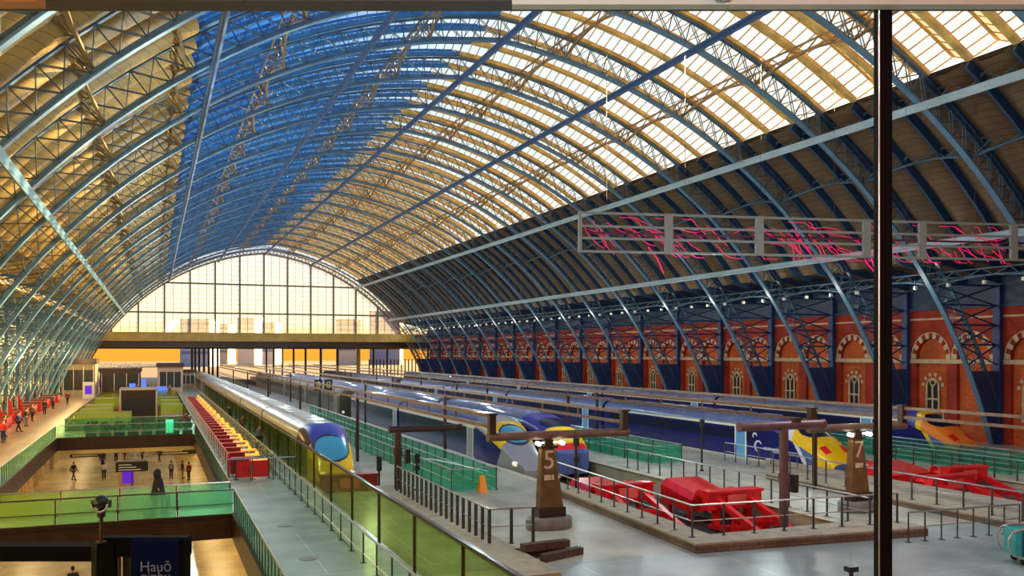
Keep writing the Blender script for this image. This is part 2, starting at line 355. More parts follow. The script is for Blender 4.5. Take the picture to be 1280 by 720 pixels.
# ================================================================== SIDE WALLS
def side_wall(sd, nm, mb1, mb2):
    X = WR if sd > 0 else WL; s = sd
    w = MB(); back = MB(); vc = MB(); vr = MB(); bandm = MB(); tr = MB(); op = MB()
    rec = .35
    back.quad((X+s*rec,Y0,-1), (X+s*rec,YE,-1), (X+s*rec,YE,13), (X+s*rec,Y0,13))
    wins = []
    for i in range(NR-1):
        ya = Y0+BAY*i
        c1 = ya+2.5; c2 = ya+6.6; ra = 1.55; zs = 6.5; zt = 12.9
        # front layer: piers, spandrels
        def strip(y0, y1, z0, z1): w.quad((X,y0,z0), (X,y1,z0), (X,y1,z1), (X,y0,z1))
        strip(ya, c1-ra, -1, zt); strip(c1+ra, c2-ra, -1, zt); strip(c2+ra, ya+BAY, -1, zt)
        for c in (c1, c2):
            n = 14; P_ = [(c-ra*math.cos(pi*k/n), zs+ra*1.1*math.sin(pi*k/n)) for k in range(n+1)]
            for (y0, z0), (y1, z1) in zip(P_, P_[1:]):
                w.quad((X,y0,z0), (X,y1,z1), (X,y1,zt), (X,y0,zt)); w.quad((X,y0,z0), (X,y1,z1), (X+s*rec,y1,z1), (X+s*rec,y0,z0))
            for y in (c-ra, c+ra): w.quad((X,y,-1), (X+s*rec,y,-1), (X+s*rec,y,zs), (X,y,zs))
            nv = 15
            for k in range(nv):
                a0 = pi*k/nv; a1 = pi*(k+1)/nv; tgt = vc if k % 2 == 0 else vr
                q = []
                for a, r in ((a0, ra), (a1, ra), (a1, ra+.42), (a0, ra+.42)): q.append((c-r*math.cos(a), zs+r*1.1*math.sin(a)))
                tgt.quad(*[(X-s*.06, y, z) for y, z in q]); 
                for j in range(4):
                    (y0, z0), (y1, z1) = q[j], q[(j+1) % 4]; tgt.quad((X-s*.06,y0,z0), (X-s*.06,y1,z1), (X,y1,z1), (X,y0,z0))
            # thin cream outer hood line
            n = 16; H = [(X-s*.07, c-(ra+.45)*math.cos(pi*k/n), zs+(ra+.45)*1.1*math.sin(pi*k/n)) for k in range(n+1)]
            vc.tube(H, .045, 5)
        x0, x1 = sorted((X-s*.10, X+s*rec)); bandm.box(x0, x1, ya, ya+BAY, 6.12, 6.46)
        x0, x1 = sorted((X-s*.08, X)); bandm.box(x0, x1, ya, ya+BAY, 9.75, 9.9)
        wins.append(c2)
    o = struct(nm, w, M[mb1]); obj('recessed_panel', back, M['bricko'], o)
    obj('cream_voussoir', vc, M['cream'], o); obj('red_voussoir', vr, M[mb2], o); obj('string_course', bandm, M['cream'], o)
    for j, c in enumerate(wins):
        ft = MB(); gl = MB(); xx = X+s*(rec-.12)
        r = .62; zs = 4.2
        nv = 11
        for k in range(nv):
            a0 = pi*k/nv; a1 = pi*(k+1)/nv
            if k % 2: continue
            q = [(c-rr*math.cos(a), zs+rr*math.sin(a)) for a, rr in ((a0,.85),(a1,.85),(a1,1.15),(a0,1.15))]
            ft.quad(*[(xx-s*.05,y,z) for y, z in q])
        for yy in (c-r, c, c+r): ft.box(*sorted((xx-s*.1, xx)), yy-.07, yy+.07, 1.9, zs+.15)
        ft.tube([(xx-s*.05, c-r*math.cos(pi*k/12), zs+r*math.sin(pi*k/12)) for k in range(13)], .09, 6)
        ft.tube([(xx-s*.05, c+.26*math.cos(pi*k/8), zs+.28+.26*math.sin(pi*k/8)) for k in range(17)], .06, 6)
        ft.box(*sorted((xx-s*.12, xx)), c-r-.1, c+r+.1, 3.05, 3.2); ft.box(*sorted((xx-s*.12, xx)), c-r-.1, c+r+.1, 1.75, 1.95)
        gl.box(*sorted((xx, xx+s*.04)), c-r, c+r, 1.9, zs); gl.loft([[(xx, c+r*math.cos(pi*k/12), zs+r*math.sin(pi*k/12)) for k in range(13)], [(xx+s*.04, c+r*math.cos(pi*k/12), zs+r*math.sin(pi*k/12)) for k in range(13)]])
        g = struct('window_%d' % (10+j+(40 if sd < 0 else 0)), gl, M['dark']); obj('stone_tracery', ft, M['cream'], g)
side_wall(1, 'wall_right', 'brick', 'brickd')
fa = MB(); fa.box(WR-.12, WR, Y0, YE, 10.7, 13.2); fa.box(WR-.3, WR, Y0, YE, 10.55, 10.75); struct('trim_9', fa, M['ribd'])['label'] = 'dark blue band standing for the eaves shade above the brick wall'  # dark strip added in place of the shade under the eaves
# left side: pale glazed arcade wall between the rib feet
lw = MB(); lw.box(WL-.3, WL, Y0, YE, -1, 12.9)
o = struct('wall_left', lw, mat('sage_render', (.34,.33,.22), .7, 0, .15, .5))
pn = MB(); bd2 = MB()
for i in range(NR-1):
    for k in range(6):
        y = Y0+BAY*i+.7+k*(BAY-1.1)/6; pn.box(WL, WL+.05, y, y+1.1, .4, 5.6); bd2.box(WL, WL+.12, y-.08, y, 0, 6.2); bd2.box(WL, WL+.1, y, y+1.2, 5.6, 5.75)
obj('glazed_panel', pn, mat('pale_window_film', (.50,.50,.33), .3), o); obj('mullion', bd2, M['darkbrown'], o)
w = MB(); w.box(WL-.5, WR+.6, Y0-4.4, Y0-4, -6, 30); struct('wall_near', w, M['brickx'])
# ================================================================== GABLE SCREEN at the far end
def arch_half(z): 
    r = RR+.1; v = r*r-(z-CZ)**2; return CX+math.sqrt(v) if v > 0 else 0
zb = 11.3
fr = MB(); pane = MB(); thin = MB(); yg = YE+.2
offs = frange(-arch_half(zb), arch_half(zb), 96)
def ztop(off): return CZ+math.sqrt((RR+.1)**2-(abs(off)-CX)**2)
for a, b in zip(offs, offs[1:]):
    pane.quad((XC+a,yg,zb), (XC+b,yg,zb), (XC+b,yg,ztop(b)), (XC+a,yg,ztop(a)))
k = 0
for a in frange(-30.6, 30.6, 36):
    zt = ztop(a)
    major = (k % 3 == 0)
    if major: fr.box(XC+a-.16, XC+a+.16, yg-.35, yg+.2, zb, zt)
    else: thin.box(XC+a-.035, XC+a+.035, yg-.08, yg+.05, zb, zt)
    k += 1
for z in (15.6, 21.9): 
    h = arch_half(z); fr.box(XC-h, XC+h, yg-.3, yg+.15, z-.16, z+.16)
z = zb+1
while z < 28:
    h = arch_half(z); thin.box(XC-h, XC+h, yg-.06, yg+.04, z-.02, z+.02); z += 1.05
arch = MB()
for sd in (1,-1):
    for e, w_ in ((0,.25), (1.0,.2)):
        arch.loft([[(arc(p,sd,e)[0], yg-.45, arc(p,sd,e)[1]), (arc(p,sd,e)[0], yg+.45, arc(p,sd,e)[1]), (arc(p,sd,e+w_)[0], yg+.45, arc(p,sd,e+w_)[1]), (arc(p,sd,e+w_)[0], yg-.45, arc(p,sd,e+w_)[1])] for p in frange(phi_off(0,e), phi_off(36,e), 40)])
    P2 = frange(phi_off(0), phi_off(36), 60)
    for a, b in zip(P2, P2[1:]):
        A_ = arc(a,sd,.2); B_ = arc(b,sd,1.05); C_ = arc(a,sd,1.05); D_ = arc(b,sd,.2)
        arch.bar((A_[0],yg,A_[1]), (B_[0],yg,B_[1]), .08, .1); arch.bar((C_[0],yg,C_[1]), (D_[0],yg,D_[1]), .08, .1)
g = struct('window_1', fr, mat('gable_mullion', (.20,.19,.15), .5)); g['label'] = 'glazed gable screen at the far end of the shed'
obj('pane', pane, M['screenpane'], g); obj('thin_glazing_bar', thin, mat('gable_bar', (.40,.38,.32), .5), g); obj('arch_frame', arch, M['purlin'], g)
# deep horizontal girder beneath the gable screen
gd = MB(); gd.box(WL, WR, yg-.5, yg+.6, 9.7, 11.3); gd.box(WL, WR, yg-1.2, yg+1, 9.5, 9.72); gd.box(WL, WR, yg-1.0, yg+.8, 11.2, 11.36)
for i in range(75): gd.box(WL+1*i, WL+.1+1*i, yg-.62, yg-.5, 9.72, 11.2)
struct('trim_1', gd, M['gold'])['label'] = 'gilded girder across the far end under the gable screen'
# flat roofed extension beyond
cn = MB(); cn.box(WL-20, WR+25, yg+1, yg+95, 8.9, 9.9)
for i in range(12): cn.box(WL-20, WR+25, yg+2+i*8, yg+2.5+i*8, 8.2, 8.9)
struct('ceiling_far_canopy', cn, M['darkbrown'])
# ================================================================== FLOORS
YF = YE+70
def slab(nm, rects, m, z0=-.8, z1=0):
    b = MB()
    for x0, x1, y0, y1 in rects: b.box(x0, x1, y0, y1, z0, z1)
    return struct(nm, b, m)
VX0, VX1 = -7.4, 3.2
slab('floor_left_walkway', [(WL, VX0, -9.5, YF), (VX0, VX1, 146, YF), (VX0, VX1, 80, 88)], M['walk'])
slab('floor_middle_walkway', [(VX1, 7.7, -9.5, YF), (7.7, 10.5, 26.5, 44)], M['mid'])
slab('floor', [(7.7, WR, -9.5, 26.5), (19.4, 26.2, 26.5, 27.2), (36.2, 43.2, 26.5, 27.0), (50, 53.2, 26.5, 29.0)], M['floor'], -1.6)
slab('floor_platform_5', [(10.5, 13.8, 26.5, YF), (13.8, 16.2, 26.5, 42), (13.8, 16.2, 100, YF), (16.2, 19.4, 26.5, YF)], M['plat'], -1.6)
slab('floor_platform_7', [(26.2, 29, 26.5, YF), (29, 31.2, 26.5, 48), (29, 31.2, 100, YF), (31.2, 36.2, 26.5, YF)], M['plat'], -1.6)
slab('floor_platform_9', [(43.2, 45.5, 26.5, YF), (45.5, 47.7, 26.5, 36), (45.5, 47.7, 90, YF), (47.7, 50, 26.5, YF), (53.2, WR, 26.5, YF)], M['plat'], -1.6)
slab('floor_bridge', [(-15.4, VX1, 39.6, 42.2)], M['gfloor'] if 'gfloor' in M else M['walk'], -.55, 0)
PITS = [(7.7, 10.5, 44, [9.18]), (19.4, 26.2, 27.2, [21.0, 24.6]), (36.2, 43.2, 27, [37.9, 41.5]), (50, 53.2, 29, [51.6])]
pb = MB()
for x0, x1, y0, cs in PITS: pb.box(x0-.05, x1+.05, y0-.05, YE+250, -1.5, -1.15)
struct('floor_trackbed', pb, M['ballast'])
pe = MB()
for x0, x1, y0, cs in PITS:
    for x in (x0, x1): pe.box(x-.22, x+.22, y0, YF, .0, .02)
struct('trim_2', pe, M['edge'] if 'edge' in M else mat('pale_platform_edge', (.62,.58,.40), .6))
for x0, x1, y0, cs in PITS:
    for cx in cs:
        for sx in (-.72, .72):
            r = MB(); r.box(cx+sx-.035, cx+sx+.035, y0+1, YE+200, -1.04, -1.005); r.box(cx+sx-.012, cx+sx+.012, y0+1, YE+200, -1.13, -1.04); r.box(cx+sx-.07, cx+sx+.07, y0+1, YE+200, -1.15, -1.13)
            n = {9.18:'the track nearest the walkway', 21.0:'the track of the grey and navy train by pylon 5', 24.6:'the track of the indigo and yellow train', 37.9:'the track of the navy train behind pylon 7', 41.5:'the empty track behind pylon 7', 51.6:'the track nearest the brick wall'}[cx]
            tag(obj('rail', r, M['railsteel']), '%s steel running rail of %s' % ('left' if sx < 0 else 'right', n), 'rail', 'running rails')
# undercroft
M['lowwall'] = brickmat('undercroft_panelling', (.62,.42,.13), (.52,.34,.10), (.22,.13,.05), 'YZ', 1, 2.2, 1.5, .06)
M['lowwallx'] = brickmat('undercroft_panelling_cross', (.62,.42,.13), (.52,.34,.10), (.22,.13,.05), 'XZ', 1, 2.2, 1.5, .06)
b = MB(); b.box(-15, 7, -9.5, 152, -5.8, -5.4); struct('floor_undercroft', b, M['low'])
for nm, x in (('wall_undercroft_left', -10.5), ('wall_undercroft_right', 6.2)):
    b = MB(); b.box(x-.2, x+.2, -9.5, 150, -5.4, -.8); o = struct(nm, b, M['lowwall'])
    f = MB()
    s = 1 if x < 0 else -1
    for k in range(36):
        y = -6+k*4.3; f.box(*sorted((x+s*.2, x+s*.5)), y-.16, y+.16, -5.4, -.8)
    obj('pilaster', f, M['cream'], o)
b = MB(); b.box(-11, 7, 150, 150.4, -5.4, -.8); b.box(-11, 7, -9.9, -9.5, -5.4, -.8); struct('wall_undercroft_far', b, M['lowwallx'])
# edge fascias of the openings
b = MB()
for y0, y1 in ((-9.5, 39.6), (42.2, 80), (88, 146)):
    b.box(VX0-.02, VX0+.12, y0, y1, -.95, .12); b.box(VX1-.12, VX1+.02, y0, y1, -.95, .12)
    b.box(VX0, VX1, y1-.12, y1+.02, -.95, .1); 
    if y0 > 0: b.box(VX0, VX1, y0-.02, y0+.12, -.95, .1)
struct('trim_3', b, M['darkbrown'])
b = MB(); b.box(-15.4, VX1, 39.25, 39.6, -.85, -.12); b.box(VX0, VX1, 39.4, 42.3, -.85, -.56)
struct('trim_4', b, M['darkbrown'])
b = MB(); b.box(VX0, VX1, 79.6, 80, -1.25, -.95); b.box(VX0, VX1, 79.9, 88, -1.1, -.85); struct('trim_5', b, M['gold'])
# raised kerbs round the buffer ends
k = MB()
k.prism([(17.5,26),(27.4,25.2),(27.4,27.2),(18.9,27.2),(19.4,42),(18.5,42)], 0, .34)
k.prism([(31.5,22.5),(44.0,21.5),(44.0,27.0),(36.2,27.0),(36.2,46),(31.5,40)], 0, .30)
k.prism([(10.3,24.5),(11.6,24.5),(11.6,44),(10.3,44)], 0, .25)
kk = struct('trim_6', k, M['concrete'])
f = MB()
def face_strip(p, q, z0, z1, d=.03):
    p = Vector((*p,0)); q = Vector((*q,0)); t = (q-p).normalized(); n = Vector((t.y,-t.x,0))*d
    f.prism([tuple((p+n).xy), tuple((q+n).xy), tuple(q.xy), tuple(p.xy)], z0, z1)
face_strip((17.5,26),(27.4,25.2),0,.27); face_strip((18.5,42),(17.5,26),0,.27); face_strip((31.5,40),(31.5,22.5),0,.24); face_strip((31.5,22.5),(44,21.5),0,.24)
obj('kerb_facing', f, M['kerbside'], kk)
b = MB(); b.box(-400, 500, YF-1, 900, -1.6, -1.2); struct('floor_outside', b, M['ballast'])
# ================================================================== BALUSTRADES AND FENCES
def balustrade(name, pts, label, group, h=1.1, step=1.5, glass=None, rails=(1.0,), post=(.05,.05), mrail=None, mpost=None, z=0, out=0, cat='railing', toprail=.035):
    mrail = mrail or M['steel']; mpost = mpost or M['steel_dark']
    t = thing(name, label, cat, (pts[0][0], pts[0][1], z), 0, group)
    o0 = Vector((pts[0][0], pts[0][1], 0))
    hr = MB(); hr.tube([Vector((x,y,h))-o0 for x, y in pts], toprail, 7); obj('handrail', hr, mrail, t, smooth=True)
    for rr in rails:
        if rr >= 1.0: continue
        lr = MB(); lr.tube([Vector((x,y,rr*h))-o0 for x, y in pts], .02, 6); obj('lower_rail', lr, mrail, t)
    pm = MB(); pm.box(-post[0]/2, post[0]/2, -post[1]/2, post[1]/2, 0, h); pm.box(-.09, .09, -.09, .09, 0, .02); pme = pm.mesh('post', mpost)
    cnt = 0; gm = MB()
    for (xa, ya), (xb, yb) in zip(pts, pts[1:]):
        a = Vector((xa,ya,0))-o0; b_ = Vector((xb,yb,0))-o0; L = (b_-a).length; n = max(1, round(L/step)); ang = math.atan2(b_.y-a.y, b_.x-a.x)
        for i in range(n+1):
            if i == 0 and cnt > 0: continue
            if cnt >= 98: break
            o = link('post', pme, t, a+(b_-a)*i/n); o.rotation_euler = (0,0,ang); cnt += 1
        if glass:
            d = (b_-a).normalized(); 
            for i in range(n):
                p = a+(b_-a)*(i/n)+d*.06; q = a+(b_-a)*((i+1)/n)-d*.06
                g_ = MB(); nn = Vector((-d.y, d.x, 0))*.008
                gm.prism([tuple((p-nn).xy), tuple((q-nn).xy), tuple((q+nn).xy), tuple((p+nn).xy)], .08, h-.06)
    if glass: obj('glass_panel', gm, glass, t)
    return t
G = M['gg']
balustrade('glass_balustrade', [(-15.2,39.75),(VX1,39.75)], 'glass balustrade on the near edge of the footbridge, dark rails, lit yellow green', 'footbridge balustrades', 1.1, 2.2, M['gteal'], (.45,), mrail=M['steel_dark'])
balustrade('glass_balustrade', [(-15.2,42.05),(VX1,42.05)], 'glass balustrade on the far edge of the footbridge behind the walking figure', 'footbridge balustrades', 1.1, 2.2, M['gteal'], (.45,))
balustrade('glass_balustrade', [(VX1,-4),(VX1,39.6)], 'balustrade on closely spaced posts running down to the bottom edge right of the near opening', None, 1.1, .8, G, (), (.10,.04))
balustrade('glass_balustrade', [(VX1,42.3),(VX1,80)], 'balustrade between the middle opening and the orange seating', None, 1.1, .8, G, (), (.10,.04))
balustrade('glass_balustrade', [(VX0,42.3),(VX0,80)], 'long balustrade on closely spaced posts left of the middle opening', None, 1.1, .8, G, (), (.10,.04))
balustrade('glass_balustrade', [(VX0,80),(VX1,80)], 'glass balustrade across the far end of the middle opening with dark planting behind', None, 1.1, 2.1, G, (.4,))
balustrade('glass_balustrade', [(VX0,88),(VX1,88)], 'glass balustrade across the near end of the farthest opening', None, 1.1, 2.1, G, (.4,))
balustrade('glass_balustrade', [(VX0,88.2),(VX0,146),(VX1,146),(VX1,88.2)], 'olive glass balustrade around three sides of the farthest opening', None, 1.1, 1.6, M['gg2'], (.5,))
# low handrail and tall security screen beside the first train
balustrade('steel_handrail', [(6.45,8),(6.45,140)], 'low twin-tube handrail along the foot of the tall green glass screen', None, 1.05, 1.9, None, (.3,), (.07,.04), toprail=.045)
def screen(x, y0, y1, h, label, g):
    t = thing('glass_security_screen', label, 'glass screen', (x, y0, 0)); n = round((y1-y0)/4.8); st = (y1-y0)/n
    for i in range(n+1):
        if i < 96: b = MB(); b.box(-.05, .05, -.03+i*st, .03+i*st, 0, h); obj('post', b, M['darkbrown'], t)
    b = MB()
    for i in range(n): b.box(-.012, .012, i*st+.05, (i+1)*st-.05, .15, h-.05)
    obj('glass_panel', b, g, t)
    b = MB(); b.box(-.07, .07, 0, y1-y0, h-.05, h+.04); obj('top_rail', b, M['darkbrown'], t)
    return t
screen(7.62, 8, 150, 1.95, 'tall olive green glass security screen between the pale walkway and the first train', M['gg2'])
# steel fences round the buffer pits
balustrade('steel_fence', [(11.0,42),(11.0,29.2),(12.6,29.0)], 'dark fence of stout posts left of pylon 5', None, 1.25, .72, None, (.5,), (.10,.10), z=.2)
balustrade('steel_fence', [(18.9,41.5),(18.0,27.0),(27.0,26.3)], 'steel fence on the kerb in front of the big red buffers right of pylon 5', None, 1.15, 1.3, None, (.5,), (.07,.05), z=.34)
balustrade('steel_fence', [(26.7,47),(26.7,27.4)], 'steel fence behind the big red buffers, seen right of the dark post', None, 1.15, 1.2, None, (.5,), (.07,.05))
balustrade('steel_fence', [(25.8,24.6),(31.2,24.3)], 'thin steel barrier at the foot of pylon 7', None, 1.1, .8, None, (.5,), (.04,.04))
balustrade('steel_fence', [(32.0,40),(32.0,23.4),(43.6,22.3)], 'steel fence on the kerb before the dark red buffers right of the mullion', None, 1.15, 1.4, None, (.5,), (.07,.05), z=.3)
balustrade('steel_fence', [(43.6,44),(43.6,27)], 'steel fence behind the dark red buffers right of the black mullion', None, 1.15, 1.4, None, (.5,), (.07,.05))
balustrade('steel_fence', [(34.5,48),(34.5,41)], 'short steel fence below the nose of the navy train behind pylon 7', None, 1.15, 1.1, None, (.5,), (.05,.05))
balustrade('steel_fence', [(53.6,33),(60,33)], 'short steel fence at the foot of the brick wall near the right edge', None, 1.15, 1.2, None, (.5,), (.05,.05))
# green glass enclosures of the ramps down through the platforms
def ramp_box(x0, x1, y0, y1, label, g=None):
    t = balustrade('glass_ramp_enclosure', [(x0,y1),(x0,y0),(x1,y0),(x1,y1)], label, 'glass ramp enclosures', 1.15, 1.75, M['gramp'], (.52,), (.06,.05), cat='glass enclosure')
    b = MB(); b.quad((0,y0-y1,-.15), (x1-x0,y0-y1,-.15), (x1-x0,-.4,-4), (0,-.4,-4)); obj('ramp', b, M['rampfloor'], t)
    b = MB(); b.box(-.02,.04,y0-y1,0,-4,-.01); b.box(x1-x0-.04,x1-x0+.02,y0-y1,0,-4,-.01); b.box(0,x1-x0,-.05,.0,-4,-.01); obj('side_lining', b, M['rampwall'], t)
    b = MB(); b.tube([(.3,y0-y1+.4,.9),(.3,y0-y1+9,.5),(.3,-.4,-3.0)], .03, 6); b.tube([(x1-x0-.3,y0-y1+.4,.9),(x1-x0-.3,y0-y1+9,.5),(x1-x0-.3,-.4,-3.0)], .03, 6); obj('ramp_rail', b, M['steel'], t)
    return t
M['gramp'] = glassmat('emerald_ramp_glass', (.60,.92,.78), .84, (.16,.58,.40), .10)
M['rampfloor'] = mat('green_rubber_ramp', (.16,.40,.28), .5, 0, .2, 2); M['rampwall'] = mat('green_ramp_lining', (.16,.46,.32), .5, 0, .2, 2)
ramp_box(13.8, 16.2, 42, 100, 'emerald green glass enclosure around the ramp on platform 5, orange sign at its corner')
ramp_box(29.0, 31.2, 48, 100, 'emerald green glass enclosure around the ramp in front of the navy train')
ramp_box(45.5, 47.7, 36, 90, 'emerald green glass enclosure below the nose of the train nearest the brick wall')
# ================================================================== TRAINS
def ring(w, zb, z1, zt, cx=0, tuck=.12):
    """one cross-section, open order from bottom left over the roof to bottom right"""
    p = [(-w+tuck, zb), (-w+tuck*.3, zb+.35)]
    for i in range(1, 18): p.append((-w, zb+.35+(z1-zb-.35)*i/18))
    for k in range(45):
        a = pi*k/44; ca, sa = math.cos(a), math.sin(a)
        e = 2/2.7
        p.append((-w*math.copysign(abs(ca)**e, ca), z1+(zt-z1)*abs(sa)**e))
    for i in range(17, 0, -1): p.append((w, zb+.35+(z1-zb-.35)*i/18))
    p += [(w-tuck*.3, zb+.35), (w-tuck, zb)]
    return [(cx+x, z) for x, z in p]
NS = 19; NPT = len(ring(1.4, -.7, 2, 2.9))
def train(name, label, X, yf, coaches, clen, style):
    """nose towards -Y (the viewer)."""
    t = thing(name, label, 'train', (X, yf, 0))
    S = style; W = 1.4; ZB = -.72; Z1 = S.get('z1', 2.05); ZT = S.get('zt', 2.85); L = S['nose']
    parts = {}
    def grab(n):
        if n not in parts: parts[n] = MB()
        return parts[n]
    ns = 84; rings = []
    for i in range(ns+1):
        s = i/ns; s2 = s**.75           # 0 tail of the nose, 1 tip
        h, wd, lo, zz1 = S['shape'](s2)
        rings.append([(x, L*(1-s2), z) for x, z in ring(W*wd, ZB+lo, ZB+lo+.4+(Z1-ZB-.4)*zz1, ZB+lo+.42+(ZT-ZB-.42)*h)])
    for i in range(ns):
        for j in range(NPT-1):
            s = ((i+.5)/ns)**.75; a = rings[i][j]; c = rings[i+1][j+1]; zc = (a[2]+c[2])/2; xc = (a[0]+c[0])/2
            n = S['paint'](s, xc, zc, j)
            if n in ('nose_side','white_band','pale_blue_side','red_lamp_cluster'): n += '|' if xc < 0 else '||'
            grab(n).quad(rings[i][j], rings[i][j+1], rings[i+1][j+1], rings[i+1][j])
    tip = grab(S.get('tipmat', 'nose')); n0 = len(tip.v); tip.v += [tuple(p) for p in rings[-1]]; tip.face(range(n0, n0+NPT))
    for n, b in parts.items():
        n = n.split('|')[0]; o = obj(n, b, M[S['mats'][n]], t, smooth='all')
        if n in S.get('labels', {}): o['label'] = S['labels'][n]
    # headlights and coupler cover
    for sx in (-1, 1):
        b = MB(); zt_ = S['lamp'][2]; b.tube([(sx*S['lamp'][0], S['lamp'][1]+.25, zt_), (sx*S['lamp'][0], S['lamp'][1]-.02, zt_)], .15, 12); obj('headlight', b, M['lamp'], t)
    b = MB(); b.box(-.62, .62, .25, .9, -.95, -.35); b.tube([(-.2,.3,-.75),(-.2,-.05,-.75)], .09); b.tube([(.2,.3,-.75),(.2,-.05,-.75)], .09); obj('coupler_cover', b, M['dark'], t)
    # coaches
    def coach_mb(y0, y1): 
        b = MB(); rg = ring(W, ZB, Z1, ZT); cols = [[(x, y, z) for x, z in rg] for y in (y0, y1)]
        lo = MB(); up = MB(); rf = MB()
        for j in range(NPT-1):
            z = (rg[j][1]+rg[j+1][1])/2
            tgt = lo if z < S['zlow'] else (up if z < S['zroof'] else rf)
            tgt.quad(cols[0][j], cols[0][j+1], cols[1][j+1], cols[1][j])
        return lo, up, rf
    y = L; D0 = S.get('door0', .45)
    first = True
    protos = {}
    for k in range(coaches):
        ya = 0; yb = clen-.5
        if not protos:
            lo, up, rf = coach_mb(ya, yb)
            up.box(-W+.1, W-.1, ya-.0, ya+.03, ZB, 2.3); up.box(-W+.1, W-.1, yb-.03, yb, ZB, 2.3)
            protos['body'] = up.mesh('body', M[S['mats']['body']], 'all'); protos['skirt'] = lo.mesh('skirt', M[S['mats']['skirt']], 'all'); protos['roof'] = rf.mesh('roof', M[S['mats']['roof']], 'all')
            def side_box(nm, mt, sx, y0, y1, z0, z1, t_):
                q = MB(); x0, x1 = sorted((sx*(W-.02), sx*(W+t_))); q.box(x0, x1, y0, y1, z0, z1); return (nm, q.mesh(nm, M[mt]))
            sides = []
            for sx in (-1, 1):
                sides.append(side_box('window_band', 'trainglass', sx, ya+1.8, yb-1.0, 1.15, 1.85, .010))
                for z0, z1_ in S['stripes']: sides.append(side_box('stripe', S['stripemat'], sx, ya+.05, yb-.05, z0, z1_, .014))
            ru = MB()
            for q in range(int(clen//2.6)):
                yy = ya+1.3+q*2.6; ru.box(-.55, .55, yy, yy+1.7, ZT-.06, ZT+.07)
            for q in range(22):
                yy = ya+.5+q*(clen-1.4)/22
                a_ = ring(W+.015, ZB, Z1, ZT+.015)[NS+3:NS+42]; ru.loft([[(x, yy, z) for x, z in a_], [(x, yy+.06, z) for x, z in a_]], closed=False)
            for xx in (-1.12, -.78, .78, 1.12): ru.bar((xx,ya+.2,ZT-(.36 if abs(xx)>1 else .10)), (xx,yb-.2,ZT-(.36 if abs(xx)>1 else .10)), .05, .06)
            protos['roof_equipment'] = ru.mesh('roof_equipment', M[S['mats']['roofkit']])
            for yy in (ya+2.6, yb-2.6):
                bg = MB(); bg.box(-1.05, 1.05, yy-1.4, yy+1.4, -.85, -.5)
                for dy in (-1.1, 1.1):
                    for sx in (-.78, .78): bg.tube([(sx-.06,yy+dy,-.58),(sx+.06,yy+dy,-.58)], .42, 14)
                sides.append(('bogie', bg.mesh('bogie', M['dark'])))
            gw = MB(); gw.box(-W+.25, W-.25, yb, yb+.5, -.4, 2.35); protos['gangway'] = gw.mesh('gangway', M['black'])
            for sx in (-1, 1):
                sides.append(side_box('door', S['doormat'], sx, ya+D0, ya+D0+1.0, .02, 2.0, .022))
                q = MB(); x0, x1 = sorted((sx*(W-.02), sx*(W+.03)))
                for yy in (ya+D0-.12, ya+D0+1.0): q.box(x0, x1, yy, yy+.12, .0, 2.06)
                q.box(x0, x1, ya+D0-.12, ya+D0+1.12, 2.0, 2.06); sides.append(('door_frame', q.mesh('door_frame', M['white'])))
        c = link('coach', protos['body'], t, (0, y, 0))
        for n, me_ in sides: link(n, me_, c)
        for n in ('skirt','roof','roof_equipment','gangway'):
            if n == 'gangway' and k == coaches-1: continue
            link(n, protos[n], c)
        y += clen
    # pantograph
    if S.get('panto'):
        yp = S['panto']; b = MB(); b.bar((-.5,yp,ZT+.1),(0,yp+1.2,ZT+.75),.06,.06); b.bar((.5,yp,ZT+.1),(0,yp+1.2,ZT+.75),.06,.06); b.bar((0,yp+1.2,ZT+.75),(0,yp,ZT+1.3),.06,.06); b.bar((-.8,yp,ZT+1.3),(.8,yp,ZT+1.3),.08,.06)
        b.box(-.7,.7,yp-.3,yp+2,ZT,ZT+.12); obj('pantograph', b, M['dark'], t)
    return t
M['trainglass'] = mat('train_window', (.010,.011,.045), .25, 0, spec=.25)
M['lamp'] = mat('headlamp_glass', (.9,.88,.8), .2, emit=(1,.9,.7), estr=.6)
M['windscreen'] = mat('turquoise_windscreen', (.10,.42,.55), .12, .3)
M['navy'] = mat('train_navy', (.012,.010,.13), .22); M['indigo'] = mat('train_indigo_roof', (.05,.045,.30), .3)
M['roofsilver'] = mat('silver_train_roof', (.46,.50,.50), .3, .5, .18, .8); M['roofgrey'] = mat('blue_grey_train_roof', (.16,.20,.33), .3, .4, .2, .8)
M['roofkit'] = mat('roof_ribs_pale', (.55,.60,.62), .35, .4); M['roofkitb'] = mat('roof_ribs_blue', (.22,.30,.52), .35, .4)
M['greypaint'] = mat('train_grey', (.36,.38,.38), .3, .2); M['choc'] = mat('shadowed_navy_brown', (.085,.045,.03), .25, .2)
M['blueskirt'] = mat('train_blue_skirt', (.10,.16,.42), .25); M['skyblue'] = mat('door_sky_blue', (.13,.36,.62), .3)
M['tryellow'] = mat('train_yellow', (.90,.58,.005), .22); M['trred'] = mat('train_red', (.80,.02,.02), .25); M['trorange'] = mat('train_orange', (.90,.25,.02), .25); M['trwhite'] = mat('train_white', (.75,.75,.74), .25)
M['olive'] = mat('olive_grey_train_side', (.11,.11,.075), .4, .1)
def sh373(s):   # Eurostar style drooped nose
    h = max(.02, 1-max(0, s-.05)**1.9*1.12); w = (1-.46*s**2.2)*(1-.45*max(0, s-.88)/.12*0.6); return h, w, .02+.12*s**3, max(.15, 1-.85*s**1.4)
